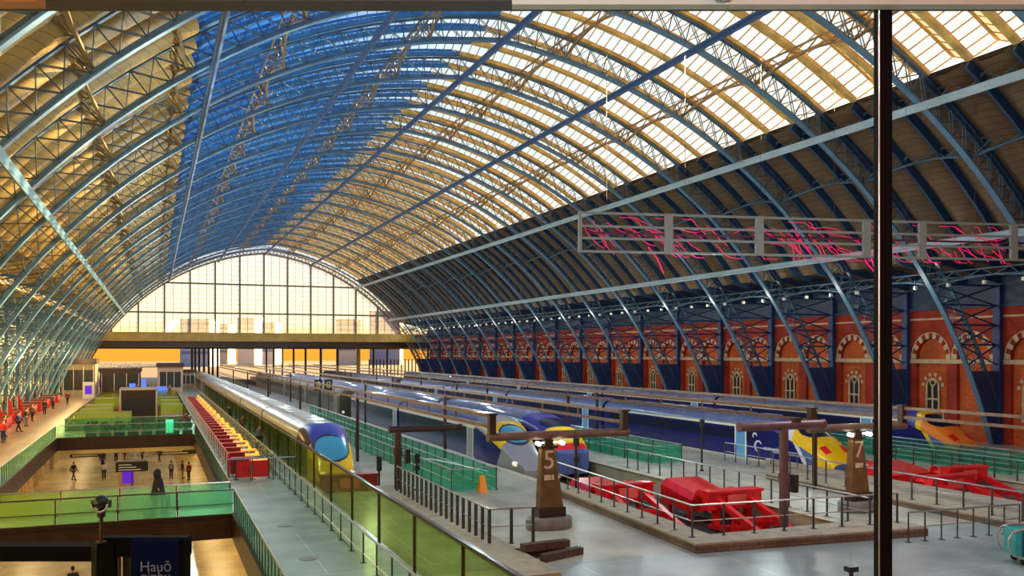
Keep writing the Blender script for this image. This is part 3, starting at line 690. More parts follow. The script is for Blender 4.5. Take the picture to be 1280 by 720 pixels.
def p373(s, x, z, j):
    top = NS <= j <= NPT-NS-2
    if z < -.35: return 'nose_skirt'
    if ((s-.60)/.155)**2+(x/.92)**2 < 1 and top: return 'windscreen'
    if ((s-.60)/.18)**2+(x/1.0)**2 < 1 and top: return 'windscreen_surround'
    if s < .58 and top and abs(x) < 1.12-.15*s: return 'cab_roof'
    if s < .50: return 'nose_side'
    return 'nose'
E373 = dict(nose=5.6, shape=sh373, paint=p373, mats=dict(body='choc', skirt='choc', roof='roofsilver', roofkit='roofkit', nose='tryellow', nose_skirt='dark', cab_roof='indigo', nose_side='choc', windscreen='windscreen', windscreen_surround='dark'), zlow=.1, zroof=2.05, stripes=[(2.0,2.12)], stripemat='gold', doormat='choc', lamp=(.8, .35, .45), labels=dict(nose='bright yellow nose', windscreen='turquoise windscreen', cab_roof='indigo cab roof'))  # flank brown holds its shade, gold stripe is a painted shoulder highlight
train('high_speed_train', 'long silver-roofed train with indigo cab dome, turquoise windscreen and yellow nose beside the walkway', 9.18, 47.2, 8, 18.7, E373)
def p3(s, x, z, j):
    top = NS <= j <= NPT-NS-2
    if ((s-.55)/.14)**2+(x/.88)**2 < 1 and top: return 'windscreen'
    if ((s-.55)/.17)**2+(x/.97)**2 < 1 and top: return 'windscreen_surround'
    if .32 < s < .66 and top: return 'nose'
    if z < -.1 or s > .66+.1*(z-1) : return 'nose_skirt'
    if s < .80 and not top: return 'nose_side'
    return 'cab_roof'
E3 = dict(E373); E3.update(paint=p3, mats=dict(body='navy', skirt='greypaint', roof='roofgrey', roofkit='roofkit', nose='tryellow', nose_skirt='greypaint', cab_roof='greypaint', nose_side='navy', windscreen='windscreen', windscreen_surround='dark'), zlow=.05, stripes=[(2.0,2.2),(.0,.08)], stripemat='trwhite', doormat='greypaint', tipmat='nose_skirt', lamp=(.85,.5,.3), labels=dict(nose='yellow band round the cab', nose_skirt='grey chin', windscreen='turquoise windscreen'), nose=6.2)
train('high_speed_train', 'navy train with grey chin and yellow band round its turquoise windscreen behind pylon 5', 21.0, 48.5, 2, 20, E3)
S2 = dict(E3); S2.update(mats=dict(E3['mats'], body='olive', skirt='olive', roof='roofsilver', nose_side='olive', nose='olive', cab_roof='roofsilver', nose_skirt='olive'), stripemat='olive', doormat='olive', nose=1.2, shape=lambda s: (1-.06*s, 1-.05*s, 0, 1-.05*s), paint=lambda s,x,z,j: 'cab_roof' if NS<=j<=NPT-NS-2 else 'nose_side', tipmat='nose', lamp=(.9,.0,.2), labels={})
train('passenger_train', 'silver-roofed train with dark olive sides farther along the same track as the navy train', 21.0, 101, 4, 22, S2)
def sh395(s): return max(.03, 1-.25*s-.55*max(0,s-.35)**1.6-.2*s**8), 1-.22*s**3, .04*s, max(.2, 1-.55*s**1.5)
def p395(s, x, z, j):
    top = NS <= j <= NPT-NS-2
    if ((s-.45)/.17)**2+(x/1.05)**4 < 1 and top: return 'windscreen'
    if top and s >= .62 and s < .90: return 'nose'
    if .90 <= s < .965 and z > .1: return 'red_band'
    if s >= .70 or z < 0: return 'nose_skirt'
    return 'cab_roof' if top else 'nose_side'
S4 = dict(nose=5.2, shape=sh395, paint=p395, mats=dict(body='navy', skirt='blueskirt', roof='roofgrey', roofkit='roofkitb', nose='tryellow', red_band='trred', nose_skirt='blueskirt', cab_roof='indigo', nose_side='navy', windscreen='trainglass'), zlow=.0, zroof=2.05, stripes=[(2.0,2.12)], stripemat='roofkitb', doormat='blueskirt', tipmat='nose_skirt', lamp=(.75,.15,.25), panto=24, labels=dict(nose='yellow panel under the windscreen', red_band='red lamp band', nose_skirt='blue bumper'))
train('commuter_train', 'indigo blue train with yellow panel, red lamp band and blue bumper right of pylon 5', 24.6, 50.2, 6, 20, S4)
def sh222(s): return max(.03, 1-.05*s-1.0*max(0,s-.2)**1.35*.98), 1-.25*s**3, .05*s, max(.18, 1-.80*s**1.2)
def p222(s, x, z, j):
    top = NS <= j <= NPT-NS-2
    if ((s-.46)/.15)**2+(x/1.1)**4 < 1 and top: return 'windscreen'
    if .74 < s < .84 and .5 < abs(x) < .95 and z > .2: return 'red_lamp_cluster'
    if z < -.3: return 'nose_skirt'
    if .28 < s < .36 and top: return 'white_band'
    if s >= .36 and top: return 'nose'
    k = s*4.6-(2.0-z)*.62
    if k > 1.75: return 'nose' if s > .72 else 'pale_blue_side'
    if k > 1.45: return 'white_band'
    return 'cab_roof' if top else 'nose_side'
S5 = dict(door0=2.7, nose=5.2, shape=sh222, paint=p222, mats=dict(body='navy', skirt='navy', roof='roofgrey', roofkit='roofkitb', nose='tryellow', nose_skirt='blueskirt', cab_roof='indigo', nose_side='navy', white_band='trwhite', red_lamp_cluster='trred', pale_blue_side='blueskirt', windscreen='trainglass'), zlow=-.2, zroof=2.05, stripes=[(2.02,2.16),(-.08,.06)], stripemat='creamline', doormat='skyblue', tipmat='nose_skirt', lamp=(.9,.5,.35), labels=dict(nose='yellow nose'))
M['creamline'] = mat('cream_line', (.78,.76,.50), .4)
S6 = dict(S5); S6.update(mats=dict(S5['mats'], nose='trorange', white_band='tryellow', pale_blue_side='blueskirt'), labels=dict(nose='orange nose', white_band='yellow diagonal band'))
t5 = train('express_train', 'long navy train with sky-blue door, small white emblem and yellow nose behind pylon 7', 37.9, 40.6, 4, 23, S5)
train('express_train', 'navy train with orange nose and yellow diagonal band nearest the brick wall', 51.6, 43.5, 6, 23, S6)
train('express_train', 'distant blue-grey roofed train beyond the end of the navy train behind pylon 7', 37.9, 141, 3, 22, dict(S2, mats=dict(S2['mats'], body='navy', roof='roofgrey', cab_roof='roofgrey', roofkit='roofkitb')))
# emblem and lettering on the flank of the navy train
em = MB(); 
for r0, a0, a1, cy, cz in ((.34, .5, 4.4, 0, 1.0), (.20, .2, 3.6, .35, 1.62)):
    em.tube([(-.03, cy-r0*math.cos(a0+(a1-a0)*k/14)*1.0, cz+r0*math.sin(a0+(a1-a0)*k/14)) for k in range(15)], [.02+.05*math.sin(pi*k/14) for k in range(15)], 6)
e = obj('emblem', em, M['trwhite'], t5, loc=(-1.4, 6.5, -.1)); e['label'] = 'white swirl emblem'
def text(name, s, size, m, parent, loc, rot, ext=.006, label=None, align='CENTER'):
    cu = bpy.data.curves.new(name, 'FONT'); cu.body = s; cu.size = size; cu.extrude = ext; cu.align_x = align; cu.align_y = 'CENTER'; cu.materials.append(m)
    o = bpy.data.objects.new(name+'_tmp', cu); COL.objects.link(o); bpy.context.view_layer.update()
    me = bpy.data.meshes.new_from_object(o.evaluated_get(bpy.context.evaluated_depsgraph_get())); COL.objects.unlink(o); bpy.data.objects.remove(o)
    r = link(name, me, parent, loc); r.rotation_euler = rot
    if label: r['label'] = label
    return r
text('lettering', 'connections', .42, M['trwhite'], t5, (-1.43, 4.95, .86), (pi/2, 0, -pi/2), align='CENTER')
# ================================================================== GANTRIES, PYLONS, BUFFERS
def pylon(x, y, digit, label, rz=0):
    t = thing('platform_pylon', label, 'pylon', (x, y, 0), rz, 'numbered bronze pylons')
    b = MB(); b.lathe([(.0,0),(.95,0),(1.0,.05),(1.0,.41),(.94,.47),(0,.47)], n=28, sx=.98, sy=.62); obj('plinth', b, M['concrete_dark'], t, smooth=True)
    b = MB(); r = []
    for z, xa, xb, hy in ((.47,-.50,.62,.22),(.95,-.48,.57,.21),(2.1,-.44,.40,.19),(3.05,-.40,.26,.17),(3.2,-.38,.22,.15)):
        r.append([(xa,-hy,z),(xb-.1,-hy,z),(xb,-hy*.5,z),(xb,hy*.5,z),(xb-.1,hy,z),(xa,hy,z)])
    b.loft(r); obj('shaft', b, M['bronze'], t)
    b = MB(); b.box(-.52,.64,-.24,.24,.47,.85); obj('base_band', b, M['darkbrown'], t)
    b = MB(); b.box(.30,.42,-.205,-.19,2.0,2.1)
    b.box(-.30,-.02,-.215,-.19,1.95,2.15); b.box(.02,.12,-.215,-.19,1.95,2.15); obj('white_plate', b, M['cream'], t)
    text('number', digit, 1.05, M['cream'], t, (-.08, -.19, 2.72), (pi/2, 0, 0), .012)
    b = MB(); b.box(-.42,.3,-.2,.2,3.2,3.3); b.box(-.24,.12,-.16,.16,3.3,3.545); obj('head_block', b, M['darkbrown'], t)
    for sx in (-.55, .48):
        b = MB(); b.tube([(sx,-.05,3.42),(sx,-.30,3.40)], .085, 10); b.bar((sx,0,3.42),(sx*.4,0,3.42),.06,.06); obj('lamp', b, M['lampon'], t)
    return t
M['concrete_dark'] = mat('plinth_stone', (.20,.19,.16), .5, 0, .2, 3)
M['lampon'] = mat('lit_lamp', (.9,.9,.85), .3, emit=(1,.93,.8), estr=5)
pylon(14.6, 32.0, '5', 'tall bronze tapering pylon bearing the number 5')
pylon(28.8, 30.3, '7', 'tall bronze tapering pylon bearing the number 7, beside the black mullion')
def crossbeam(x, y, x0, x1, z, label, stubs, rz=-.0, r=.15, postx=None, mt='brown', stubz=.85):
    t = thing('gantry_beam', label, 'gantry', (x, y, 0), rz)
    b = MB(); b.tube([(x0,0,z),(x1,0,z)], r, 14); b.tube([(x0-.02,0,z),(x0+.06,0,z)], r*1.12, 14); b.tube([(x1-.06,0,z),(x1+.02,0,z)], r*1.12, 14); obj('cross_tube', b, M[mt], t, smooth=True)
    for s_ in stubs:
        b = MB(); b.box(s_-.13, s_+.13, -.14, .14, z-.05, z+stubz); b.box(s_-.18, s_+.18, -.2, .2, z+stubz, z+stubz+.08); obj('upright_stub', b, M['darkbrown'], t)
    if postx is not None:
        b = MB(); b.tube([(postx,0,0),(postx,0,z)], .18, 14); b.tube([(postx,0,0),(postx,0,.06)], .3, 14); b.tube([(postx,0,1.9),(postx,0,2.3)], .23, 14); obj('post', b, M[mt], t, smooth=True)
        b = MB(); b.box(postx+.35,postx+.6,-.15,.15,1.5,2.2); b.bar((postx,0,1.9),(postx+.5,0,1.9),.06,.06); obj('junction_box', b, M['dark'], t)
    return t
crossbeam(14.6, 32.0, -2.6, 3.55, 3.72, 'brown tubular crossbeam on top of pylon 5 with an upright at each end', (-2.45, 3.4), r=.17)
crossbeam(28.8, 30.3, -2.7, 2.75, 3.72, 'brown tubular crossbeam on top of pylon 7 with an upright at each end', (-2.55, 2.6), r=.17)
crossbeam(11.2, 42.6, -.45, 3.3, 3.2, 'black post with a dark tube arm on top, left of pylon 5', (), postx=0, r=.17, mt='darkbrown')
crossbeam(22.9, 28.0, -2.1, 1.95, 4.15, 'purple-brown post with a T-shaped tube arm in front of the red buffers', (.6,), postx=0, r=.18, mt='brown2', stubz=.2)
M_ = None
# longitudinal service beams hung over the platforms
for (x, y0, y1, z, lb) in ((12.1,32.2,190,4.55,'running back from the left end of the crossbeam on pylon 5'), (18.0,32.2,190,4.55,'running back from the right end of the crossbeam on pylon 5'), (26.3,30.5,190,4.5,'running back from the left end of the crossbeam on pylon 7'),
                   (31.4,12,190,4.5,'passing pylon 7 and running on to the right edge')):
    t = thing('service_beam', 'twin brown service beam '+lb, 'service beam', (x, y0, 0), 0, 'service beams over the platforms')
    for dz, nm in ((0,'upper_tube'), (-.42,'lower_tube')):
        b = MB(); b.bar((0,0,z+dz),(0,y1-y0,z+dz),.11,.13); obj(nm, b, M['brown'], t)
    b = MB()
    for k in range(int((y1-y0)/4)): b.box(-.03,.03,k*4,k*4+.06,z-.42,z)
    obj('hanger', b, M['brown'], t)
    for k in range(1, int((y1-y0)/24)):
        b = MB(); b.box(-.09,.09,-.09,.09,0,z-.42); link('post', b.mesh('post', M['darkbrown']), t, (0,k*24,0))
# slim signal posts
for x, y, h, lb in ((19.25,39,2.9,'thin dark post in front of the blue and yellow train'), (12.35,43.2,1.9,'slim double post right of the black gantry post'), (10.7,44.5,1.7,'short dark signal post beside the first train nose'), (30.0,44.0,3.1,'black slim post in front of the glass enclosure by the navy train'), (45.2,34,3,'slim black post in front of the train nearest the brick wall')):
    t = thing('signal_post', lb, 'post', (x,y,0))
    b = MB(); b.tube([(0,0,0),(0,0,h)], .06, 8); b.tube([(0,0,0),(0,0,.1)], .12, 8); obj('pole', b, M['dark'], t)
    b = MB(); b.box(-.12,.12,-.12,.06,h-.5,h-.05); b.box(-.12,.12,-.12,.06,h*.55,h*.55+.25); obj('signal_head', b, M['black'], t)
def buffer(x, y, label, s=1.0, m='red'):
    t = thing('buffer_stop', label, 'buffer stop', (x, y, -1), 0, 'red buffer stops')
    b = MB(); b.box(-1.45,1.45,.2,.75,.95,1.72); b.box(-1.5,1.5,.1,.85,1.62,1.74); b.box(-1.5,1.5,.1,.85,.9,1.0); obj('buffer_beam', b, M[m], t)
    for sx in (-.86, .86):
        b = MB()
        b.bar((sx,.45,1.3),(sx,-3.4,.12),.24,.26); b.bar((sx,.5,1.6),(sx,.5,0),.26,.3); b.bar((sx,-.9,.95),(sx,-.9,.05),.18,.2); b.bar((sx,-2.1,.55),(sx,.4,.1),.16,.16); b.box(sx-.16,sx+.16,-3.6,.9,-.02,.12)
        obj('side_frame', b, M[m], t)
        b = MB(); b.tube([(sx,.8,1.3),(sx,1.7,1.3)], .17, 12); b.tube([(sx,1.7,1.3),(sx,1.82,1.3)], .34, 16); obj('buffer_head', b, M[m], t, smooth=True)
    b = MB(); b.bar((-.86,-1.5,.68),(.86,-1.5,.68),.16,.18); b.bar((-.86,-2.8,.3),(.86,-2.8,.3),.16,.18); b.bar((-.86,-.6,.2),(.86,-2.6,.2),.1,.1); b.bar((.86,-.6,.2),(-.86,-2.6,.2),.1,.1); obj('cross_member', b, M[m], t)
    b = MB(); b.box(-.5,.5,.07,.11,1.05,1.55); obj('plate', b, M['redplate'], t)
    return t
M['redplate'] = mat('faded_red_plate', (.85,.12,.10), .4)
buffer(21.0, 36.8, 'bright red buffer stop ending the track of the navy and grey train')
buffer(24.6, 33.2, 'largest bright red buffer stop, ending the track of the blue and yellow train')
buffer(37.9, 33.0, 'dark red buffer stop just right of the black mullion')
buffer(41.5, 35.2, 'dark red buffer stop on the empty track, near the right edge')
def redhood(x, y, l, w, h, label):
    t = thing('buffer_hood', label, 'buffer cover', (x,y,-1))
    b = MB(); b.loft([[(-w,0,.5),(-w,0,h*.6),(-w*.7,0,h*.75),(w*.7,0,h*.75),(w,0,h*.6),(w,0,.5)], [(-w,l,.6),(-w,l,h*.85),(-w*.75,l,h),(w*.75,l,h),(w,l,h*.85),(w,l,.6)]]); obj('hood', b, M['red'], t)
    for yy in (.4, l-.5):
        for sx in (-w+.2, w-.2): b = MB(); b.box(sx-.1, sx+.1, yy-.1, yy+.1, 0, .7); obj('leg', b, M['red'], t)
redhood(24.6, 35.1, 2.7, 1.25, 1.75, 'glossy red sloping cover behind the largest red buffer stop')
redhood(21.0, 38.7, 2.4, 1.1, 1.5, 'smaller red sloping cover beside the blue and yellow train')
redhood(39.7, 37.3, 3.0, 2.2, 1.6, 'wide dark red sloping cover between the two dark red buffer stops')
buffer(9.32, 44.9, 'dark red buffer stop below the nose of the first train, seen through green glass', m='redd')
# timber sleepers stacked
for q, (x, y, z, a) in enumerate(((12.4,27.9,0,0),(12.45,27.6,.26,.1),(12.9,27.2,0,.35))):
    b = MB(); b.box(-.9,.9,-.16,.16,0,.25); o = obj('timber_sleeper', b, M['sleeper'], loc=(x,y,z)); o.rotation_euler = (0,0,a)
    tag(o, ('dark timber sleeper on the floor left of pylon 5, under another', 'dark timber sleeper lying on top of another left of pylon 5', 'dark timber sleeper lying loose and nearest the viewer left of pylon 5')[q], 'sleeper')
M['cone'] = mat('orange_warning_sign', (1,.33,.01), .35)
t = thing('wet_floor_sign', 'small orange wet floor sign at the corner of the green glass enclosure', 'floor sign', (15.25, 41.5, 0))
for s_ in (-1, 1):
    b = MB(); b.loft([[(-.22,s_*.22,0),(.22,s_*.22,0),(.22,s_*.25,0),(-.22,s_*.25,0)], [(-.13,s_*.01,.85),(.13,s_*.01,.85),(.13,s_*.04,.85),(-.13,s_*.04,.85)]]); obj('leaf', b, M['cone'], t)
# departure number boards
for k, x in enumerate((16.4, 17.5)):
    t = thing('platform_display', '%s of the two small black platform number displays over platform 5' % ('left' if k == 0 else 'right'), 'display', (x,96,0), 0)
    b = MB(); b.box(-.42,.42,-.12,.12,2.9,4.1); obj('housing', b, M['dark'], t); b = MB(); b.box(-.05,.05,-.05,.05,0,2.9); obj('pole', b, M['steel_dark'], t)
    text('numeral', '8', 1.0, M['cream'], t, (0,-.13,3.5), (pi/2,0,0), .01)
# ================================================================== SEATING ALONG THE WALKWAY
M['chair'] = mat('dark_red_leather', (.28,.012,.012), .35, 0, .25, 3)
M['tableo'] = mat('glowing_orange_tabletop', (1.0,.36,.01), .3, emit=(1,.30,.01), estr=1.1)  # glow added to the tabletop itself, which is no lamp
M['lampsh'] = mat('amber_table_lamp', (1,.40,.03), .4, emit=(1,.32,.02), estr=1.8)
yseat = 52.3; rows = 27
def seat_protos():
    t = thing('bench_seat', '', 'bench', (0,0,0))
    b = MB(); b.box(-.5,.5,-.28,.28,.18,.46); b.box(-.52,.52,-.3,.3,.42,.5); obj('seat', b, M['chair'], t)
    b = MB(); b.loft([[(-.52,-.36,.15),(.52,-.36,.15),(.52,-.26,.15),(-.52,-.26,.15)], [(-.52,-.44,1.05),(.52,-.44,1.05),(.52,-.32,1.05),(-.52,-.32,1.05)]]); obj('backrest', b, M['chair'], t)
    b = MB(); b.box(-.51,.51,-.46,-.30,1.05,1.10); obj('top_trim', b, M['redplate'], t)
    for sx in (-.42,.42): b = MB(); b.box(sx-.04,sx+.04,-.24,.22,0,.18); obj('leg', b, M['steel'], t)
    u = thing('dining_table', '', 'table', (0,0,0))
    b = MB(); b.box(-.55,.55,-.55,.55,.72,.77); obj('tabletop', b, M['tableo'], u); b = MB(); b.tube([(0,0,0),(0,0,.72)], .05, 8); b.tube([(0,0,0),(0,0,.03)], .28, 14); obj('pedestal', b, M['steel'], u)
    l = thing('table_lamp', '', 'lamp', (0,0,0))
    b = MB(); b.tube([(0,0,0),(0,0,.34)], .02, 6); b.tube([(0,0,0),(0,0,.02)], .09, 10); obj('base', b, M['steel'], l)
    b = MB(); b.lathe([(.08,.26),(.13,.3),(.09,.46),(.05,.48)], n=12); obj('shade', b, M['lampsh'], l)
    return t, u, l
sp, tp, lp = seat_protos()
for k in range(rows):
    y = yseat+k*2.85; o_ = ORD[k]
    for kind, pr, loc, lb, g in (('b', sp, (4.5,y,0), 'dark red high-backed bench in the orange seating, %s row from the red barrier' % o_, 'red benches of the seating'),
                        ('t', tp, (5.42 if k % 2 else 5.54,y+.95,0), 'orange-topped table in the seating strip, %s from the red barrier' % o_, 'orange tables of the seating'),
                        ('l', lp, (5.42 if k % 2 else 5.54,y+.95,.77), 'glowing amber lamp on an orange table, %s from the red barrier' % o_, 'amber table lamps')):
        if k == 0: r = pr; r.location = loc; r['label'] = lb; r['group'] = g
        else: dup(pr, loc, 0, lb, g)
for sx, x in ((0,3.85), (1,6.25)):
    balustrade('seating_screen', [(x,51.2),(x,128)], 'pale-posted glass screen on the %s side of the orange seating' % ('left' if sx == 0 else 'right'), None, 1.3, 1.9, M['gg'] if sx else None, (.5,), (.06,.06), mrail=M['redplate'] if sx == 0 else M['steel'], mpost=M['white'] if sx == 0 else M['steel'])
for k, (x0, x1, y) in enumerate(((4.15,5.9,50.6),)):
    t = thing('fabric_barrier', 'bright red two-panel fabric barrier closing the near end of the orange seating', 'barrier', (x0,y,0))
    for j in range(2): b = MB(); b.box(j*.88+.04, j*.88+.85, -.02, .02, .12, 1.02); obj('panel', b, M['red'], t)
    for j in range(3): b = MB(); b.tube([(j*.87+.02,0,0),(j*.87+.02,0,1.12)], .03, 8); b.tube([(j*.87+.02,0,0),(j*.87+.02,0,.03)], .16, 12); obj('post', b, M['steel_dark'], t)
t = thing('red_post', 'tall red post at the near left corner of the orange seating', 'post', (3.75,50.3,0)); b = MB(); b.box(-.06,.06,-.06,.06,0,1.5); obj('pole', b, M['red'], t); b = MB(); b.box(-.16,.16,-.16,.16,0,.04); obj('foot_plate', b, M['red'], t)
t = balustrade('steel_fence', [(3.7,50.1),(7.3,50.1)], 'thin steel rail across the walkway in front of the red fabric barrier', None, 1.2, 1.2, None, ())
# ================================================================== PEOPLE
def skin_mesh(name, verts, edges, radii, m, sub=2):
    me = bpy.data.meshes.new(name); me.from_pydata(verts, edges, []); o = bpy.data.objects.new(name, me); COL.objects.link(o)
    mo = o.modifiers.new('s', 'SKIN'); mo.use_smooth_shade = True
    for i, r in enumerate(radii):
        sv = me.skin_vertices[0].data[i]; sv.radius = (r, r) if not isinstance(r, tuple) else r; sv.use_root = (i == 0)
    sb = o.modifiers.new('u', 'SUBSURF'); sb.levels = sub; sb.render_levels = sub
    bpy.context.view_layer.update()
    out = bpy.data.meshes.new_from_object(o.evaluated_get(bpy.context.evaluated_depsgraph_get()))
    bpy.data.objects.remove(o); out.name = name; out.materials.clear(); out.materials.append(m); 
    out.polygons.foreach_set('use_smooth', [True]*len(out.polygons)); return out
def person_meshes(pose):
    st = dict(stand=(0,0,.02,-.02,.06,.04), walk=(.30,-.26,.10,-.14,.24,-.18), coat=(.22,-.20,.08,-.05,.16,.10))[pose]
    V = []; E = []; Rr = []
    def v(p, r, c=None):
        V.append(p); Rr.append(r)
        if c is not None: E.append((c, len(V)-1))
        return len(V)-1
    pel = v((0,0,.95), (.155,.11)); sp_ = v((0,.0,1.10), (.14,.10), pel); ch = v((0,.0,1.30), (.165,.115), sp_); ch2 = v((0,0,1.42), (.12,.09), ch); nk = v((0,.005,1.50), .055, ch2)
    h1 = v((0,.02,1.57), (.070,.08), nk); h2 = v((0,.02,1.65), (.078,.098), h1); h3 = v((0,.01,1.73), (.06,.075), h2)
    v((0,.125,1.625), .018, h2); v((.085,.01,1.63), .02, h2); v((-.085,.01,1.63), .02, h2); v((0,.10,1.565), .022, h1)
    legs = []
    for sx, sy, ky in ((1, st[0], st[2]), (-1, st[1], st[3])):
        hp = v((sx*.09,0,.90), .095, pel); kn = v((sx*.10,ky+.03,.50), .062, hp); cf = v((sx*.10,(ky+sy)/2,.32), .055, kn); an = v((sx*.10,sy,.09), .036, cf); he = v((sx*.10,sy-.04,.045), .036, an); to = v((sx*.115,sy+.16,.035), .034, an)
        legs.append((hp, kn, cf, an, to, he))
    arms = []
    for sx, ay in ((1, st[4]*-1), (-1, st[4])):
        sh = v((sx*.19,0,1.40), .062, ch2); el = v((sx*.24,ay*.4-.03,1.13), .043, sh)
        wz = .90 if pose != 'coat' or sx < 0 else 1.10
        wr = v((sx*.24,ay+.05,wz), .028, el); pa = v((sx*.24,ay+.09,wz-.08), (.028,.042), wr)
        for fi, fl in enumerate((.070,.080,.075,.060)):
            dy = (fi-1.5)*.021; k1 = v((sx*.24,ay+.10+dy,wz-.13), .0095, pa); v((sx*(.24-.018),ay+.105+dy,wz-.13-fl), .0075, k1)
        th_ = v((sx*.235,ay+.135,wz-.085), .0105, pa); v((sx*.225,ay+.155,wz-.135), .009, th_)
        arms.append((sh, el, wr))
    body = skin_mesh('body', V, E, Rr, M['skin'], 2)
    def subset(ids, edges, add, nm, m, extra=()):
        vs = [V[i] for i in ids]+[e[0] for e in extra]; rs = []
        for i in ids:
            r = Rr[i]; rs.append((r[0]+add, r[1]+add) if isinstance(r, tuple) else r+add)
        rs += [e[1] for e in extra]; mp = {i: k for k, i in enumerate(ids)}
        return skin_mesh(nm, vs, [(mp[a], mp[b]) for a, b in edges if a in mp and b in mp]+[(mp[e[2]], len(ids)+k) for k, e in enumerate(extra)], rs, m, 2)
    j_ids = [ch, sp_, pel, ch2, arms[0][0], arms[0][1], arms[0][2], arms[1][0], arms[1][1], arms[1][2]]
    jk = subset(j_ids, E, .022, 'jacket', M['cloth'])
    tr = subset([pel]+list(legs[0][:4])+list(legs[1][:4]), E, .016, 'trousers', M['cloth2'])
    hr = MB(); rg = []
    for z, r, yo in ((1.585,.075,-.045),(1.63,.096,-.02),(1.68,.102,-.008),(1.73,.09,0),(1.775,.05,.0),(1.785,.005,0)):
        rg.append([(r*.92*math.cos(a), yo+.01+r*math.sin(a), z+(.055 if math.sin(a) > .35 and z < 1.68 else 0)) for a in [2*pi*k/16 for k in range(16)]])
    hr.loft(rg)
    out = [('body', body), ('jacket', jk), ('trousers', tr), ('hair', hr.mesh('hair', M['cloth3'], 'all'))]
    sh = MB()
    for lg in legs:
        a = V[lg[3]]; sh.tube([(a[0],a[1]-.09,.05),(a[0],a[1],.06),(a[0]+.01,a[1]+.12,.045),(a[0]+.012,a[1]+.21,.03)], [.042,.055,.048,.025], 10)
    out.append(('shoes', sh.mesh('shoes', M['black'], 'all')))
    if pose == 'coat':
        c = MB(); c.loft([[(w*math.cos(a), .0+d*math.sin(a), z) for a in [2*pi*k/18 for k in range(18)]] for z, w, d in ((1.5,.09,.08),(1.44,.20,.14),(1.25,.25,.19),(1.0,.27,.23),(.72,.33,.29),(.60,.34,.30))]); out.append(('coat', c.mesh('coat', M['cloth'], 'all')))
        hd = MB(); hd.loft([[(r*math.cos(a), yo+r*1.05*math.sin(a), z) for a in [2*pi*k/14 for k in range(14)]] for z, r, yo in ((1.48,.13,-.02),(1.58,.14,-.04),(1.70,.135,-.04),(1.79,.09,-.02),(1.82,.02,-.02))]); out.append(('hood', hd.mesh('hood', M['cloth'], 'all')))
    return out
M['skin'] = mat('skin', (.50,.29,.19), .5); M['cloth'] = mat('charcoal_cloth', (.02,.02,.022), .8); M['cloth2'] = mat('dark_trousers', (.018,.02,.035), .8); M['cloth3'] = mat('dark_hair', (.025,.015,.01), .7)
CL = dict(black=M['cloth'], navy=mat('navy_cloth', (.02,.03,.16), .8), red=mat('red_cloth', (.72,.02,.03), .7), white=mat('white_cloth', (.75,.72,.66), .8), blue=mat('blue_cloth', (.05,.10,.50), .8), brown=mat('brown_cloth', (.14,.07,.035), .8), grey=mat('grey_cloth', (.22,.22,.22), .8), maroon=mat('maroon_cloth', (.25,.02,.04), .8))
POSES = {p: person_meshes(p) for p in ('stand', 'walk', 'coat')}
def person(x, y, z, rz, pose, top, legs, label, group=None, s=1.0, extra=None):
    t = thing('person', label, 'person', (x, y, z), rz, group); t.scale = (s, s, s)
    for nm, me in POSES[pose]:
        o = link(nm, me, t)
        c = top if nm in ('jacket','coat','hood') else legs if nm == 'trousers' else None
        if c:
            o.material_slots[0].link = 'OBJECT'; o.material_slots[0].material = CL[c]
    return t
person(.15, 40.9, 0, -pi/2+.4, 'coat', 'black', 'black', 'person in a bulky black hooded coat walking across the lit footbridge with a dark bag', s=1.1)
b = MB(); b.loft([[(-.09,-.20,0),(.09,-.20,0),(.09,.20,0),(-.09,.20,0)], [(-.07,-.17,.36),(.07,-.17,.36),(.07,.17,.36),(-.07,.17,.36)]]); b.tube([(0,-.12,.36),(0,-.08,.52),(0,.08,.52),(0,.12,.36)], .012, 6)
o = obj('shoulder_bag', b, M['dark'], loc=(.55, 40.65, .42)); tag(o, 'dark bag carried low by the person in the black coat on the footbridge', 'bag')
person(-10.9, 78.5, 0, 2.8, 'stand', 'red', 'navy', 'person in a red top and navy trousers standing on the left walkway')
pl_ = [(-11.6,84,'black','black','stand','person in black by the market stalls, left of the person in red'), (-11.2,89,'navy','black','walk','person in navy behind the person in red, at the stalls'), (-11.3,95,'black','grey','stand','dark-clothed person farther along the red stalls'), (-11.6,102,'brown','black','walk','person in brown walking by the red stalls'), (-11.5,112,'black','black','walk','small dark figure midway down the left walkway'), (-11.8,124,'navy','black','stand','tiny figure in navy near the far end of the stalls'), (-10.9,133,'maroon','black','walk','tiny figure in maroon near the purple screens')]
for x, y, a, c, p, lb in pl_: person(x, y, 0, random.uniform(-3,3), p, a, c, lb, 'people along the left stalls')
low = [(130,600,'white','black','walk','person in a pale top on the lower floor, walking left'), (128,586,'black','navy','walk','person in black just behind the pale-topped one on the lower floor'), (145,577,'brown','black','stand','person in brown left of the seated group on the lower floor'), (156,576,'black','maroon','walk','person in black and maroon at the middle of the lower floor'), (199,577,'black','black','walk','lone dark figure on the bright teal part of the lower floor'), (214,598,'grey','black','stand','person in grey near the right wall of the lower floor'), (178,575,'maroon','black','stand','person in maroon beside the lower floor information desk'), (92,600,'black','brown','walk','person by the pale columns at the left of the lower floor'), (228,598,'black','grey','stand','person in black right of the person in grey on the lower floor'), (236,600,'maroon','black','stand','person in maroon nearest the right wall of the lower floor')]
cs_, sn_ = math.cos(math.atan(447/1100)), math.sin(math.atan(447/1100))
def ground(px, py, z=0):
    d = 1100*(7-z)/(py-441); return cs_*(7-z)*(px-193)/(py-441), d/cs_-cs_*(7-z)*(px-193)/(py-441)*sn_/cs_
for px, py, a, c, p, lb in low:
    x, y = ground(px, py, -5.4); person(x, y, -5.4, random.uniform(-3,3), p, a, c, lb, 'people on the lower floor')
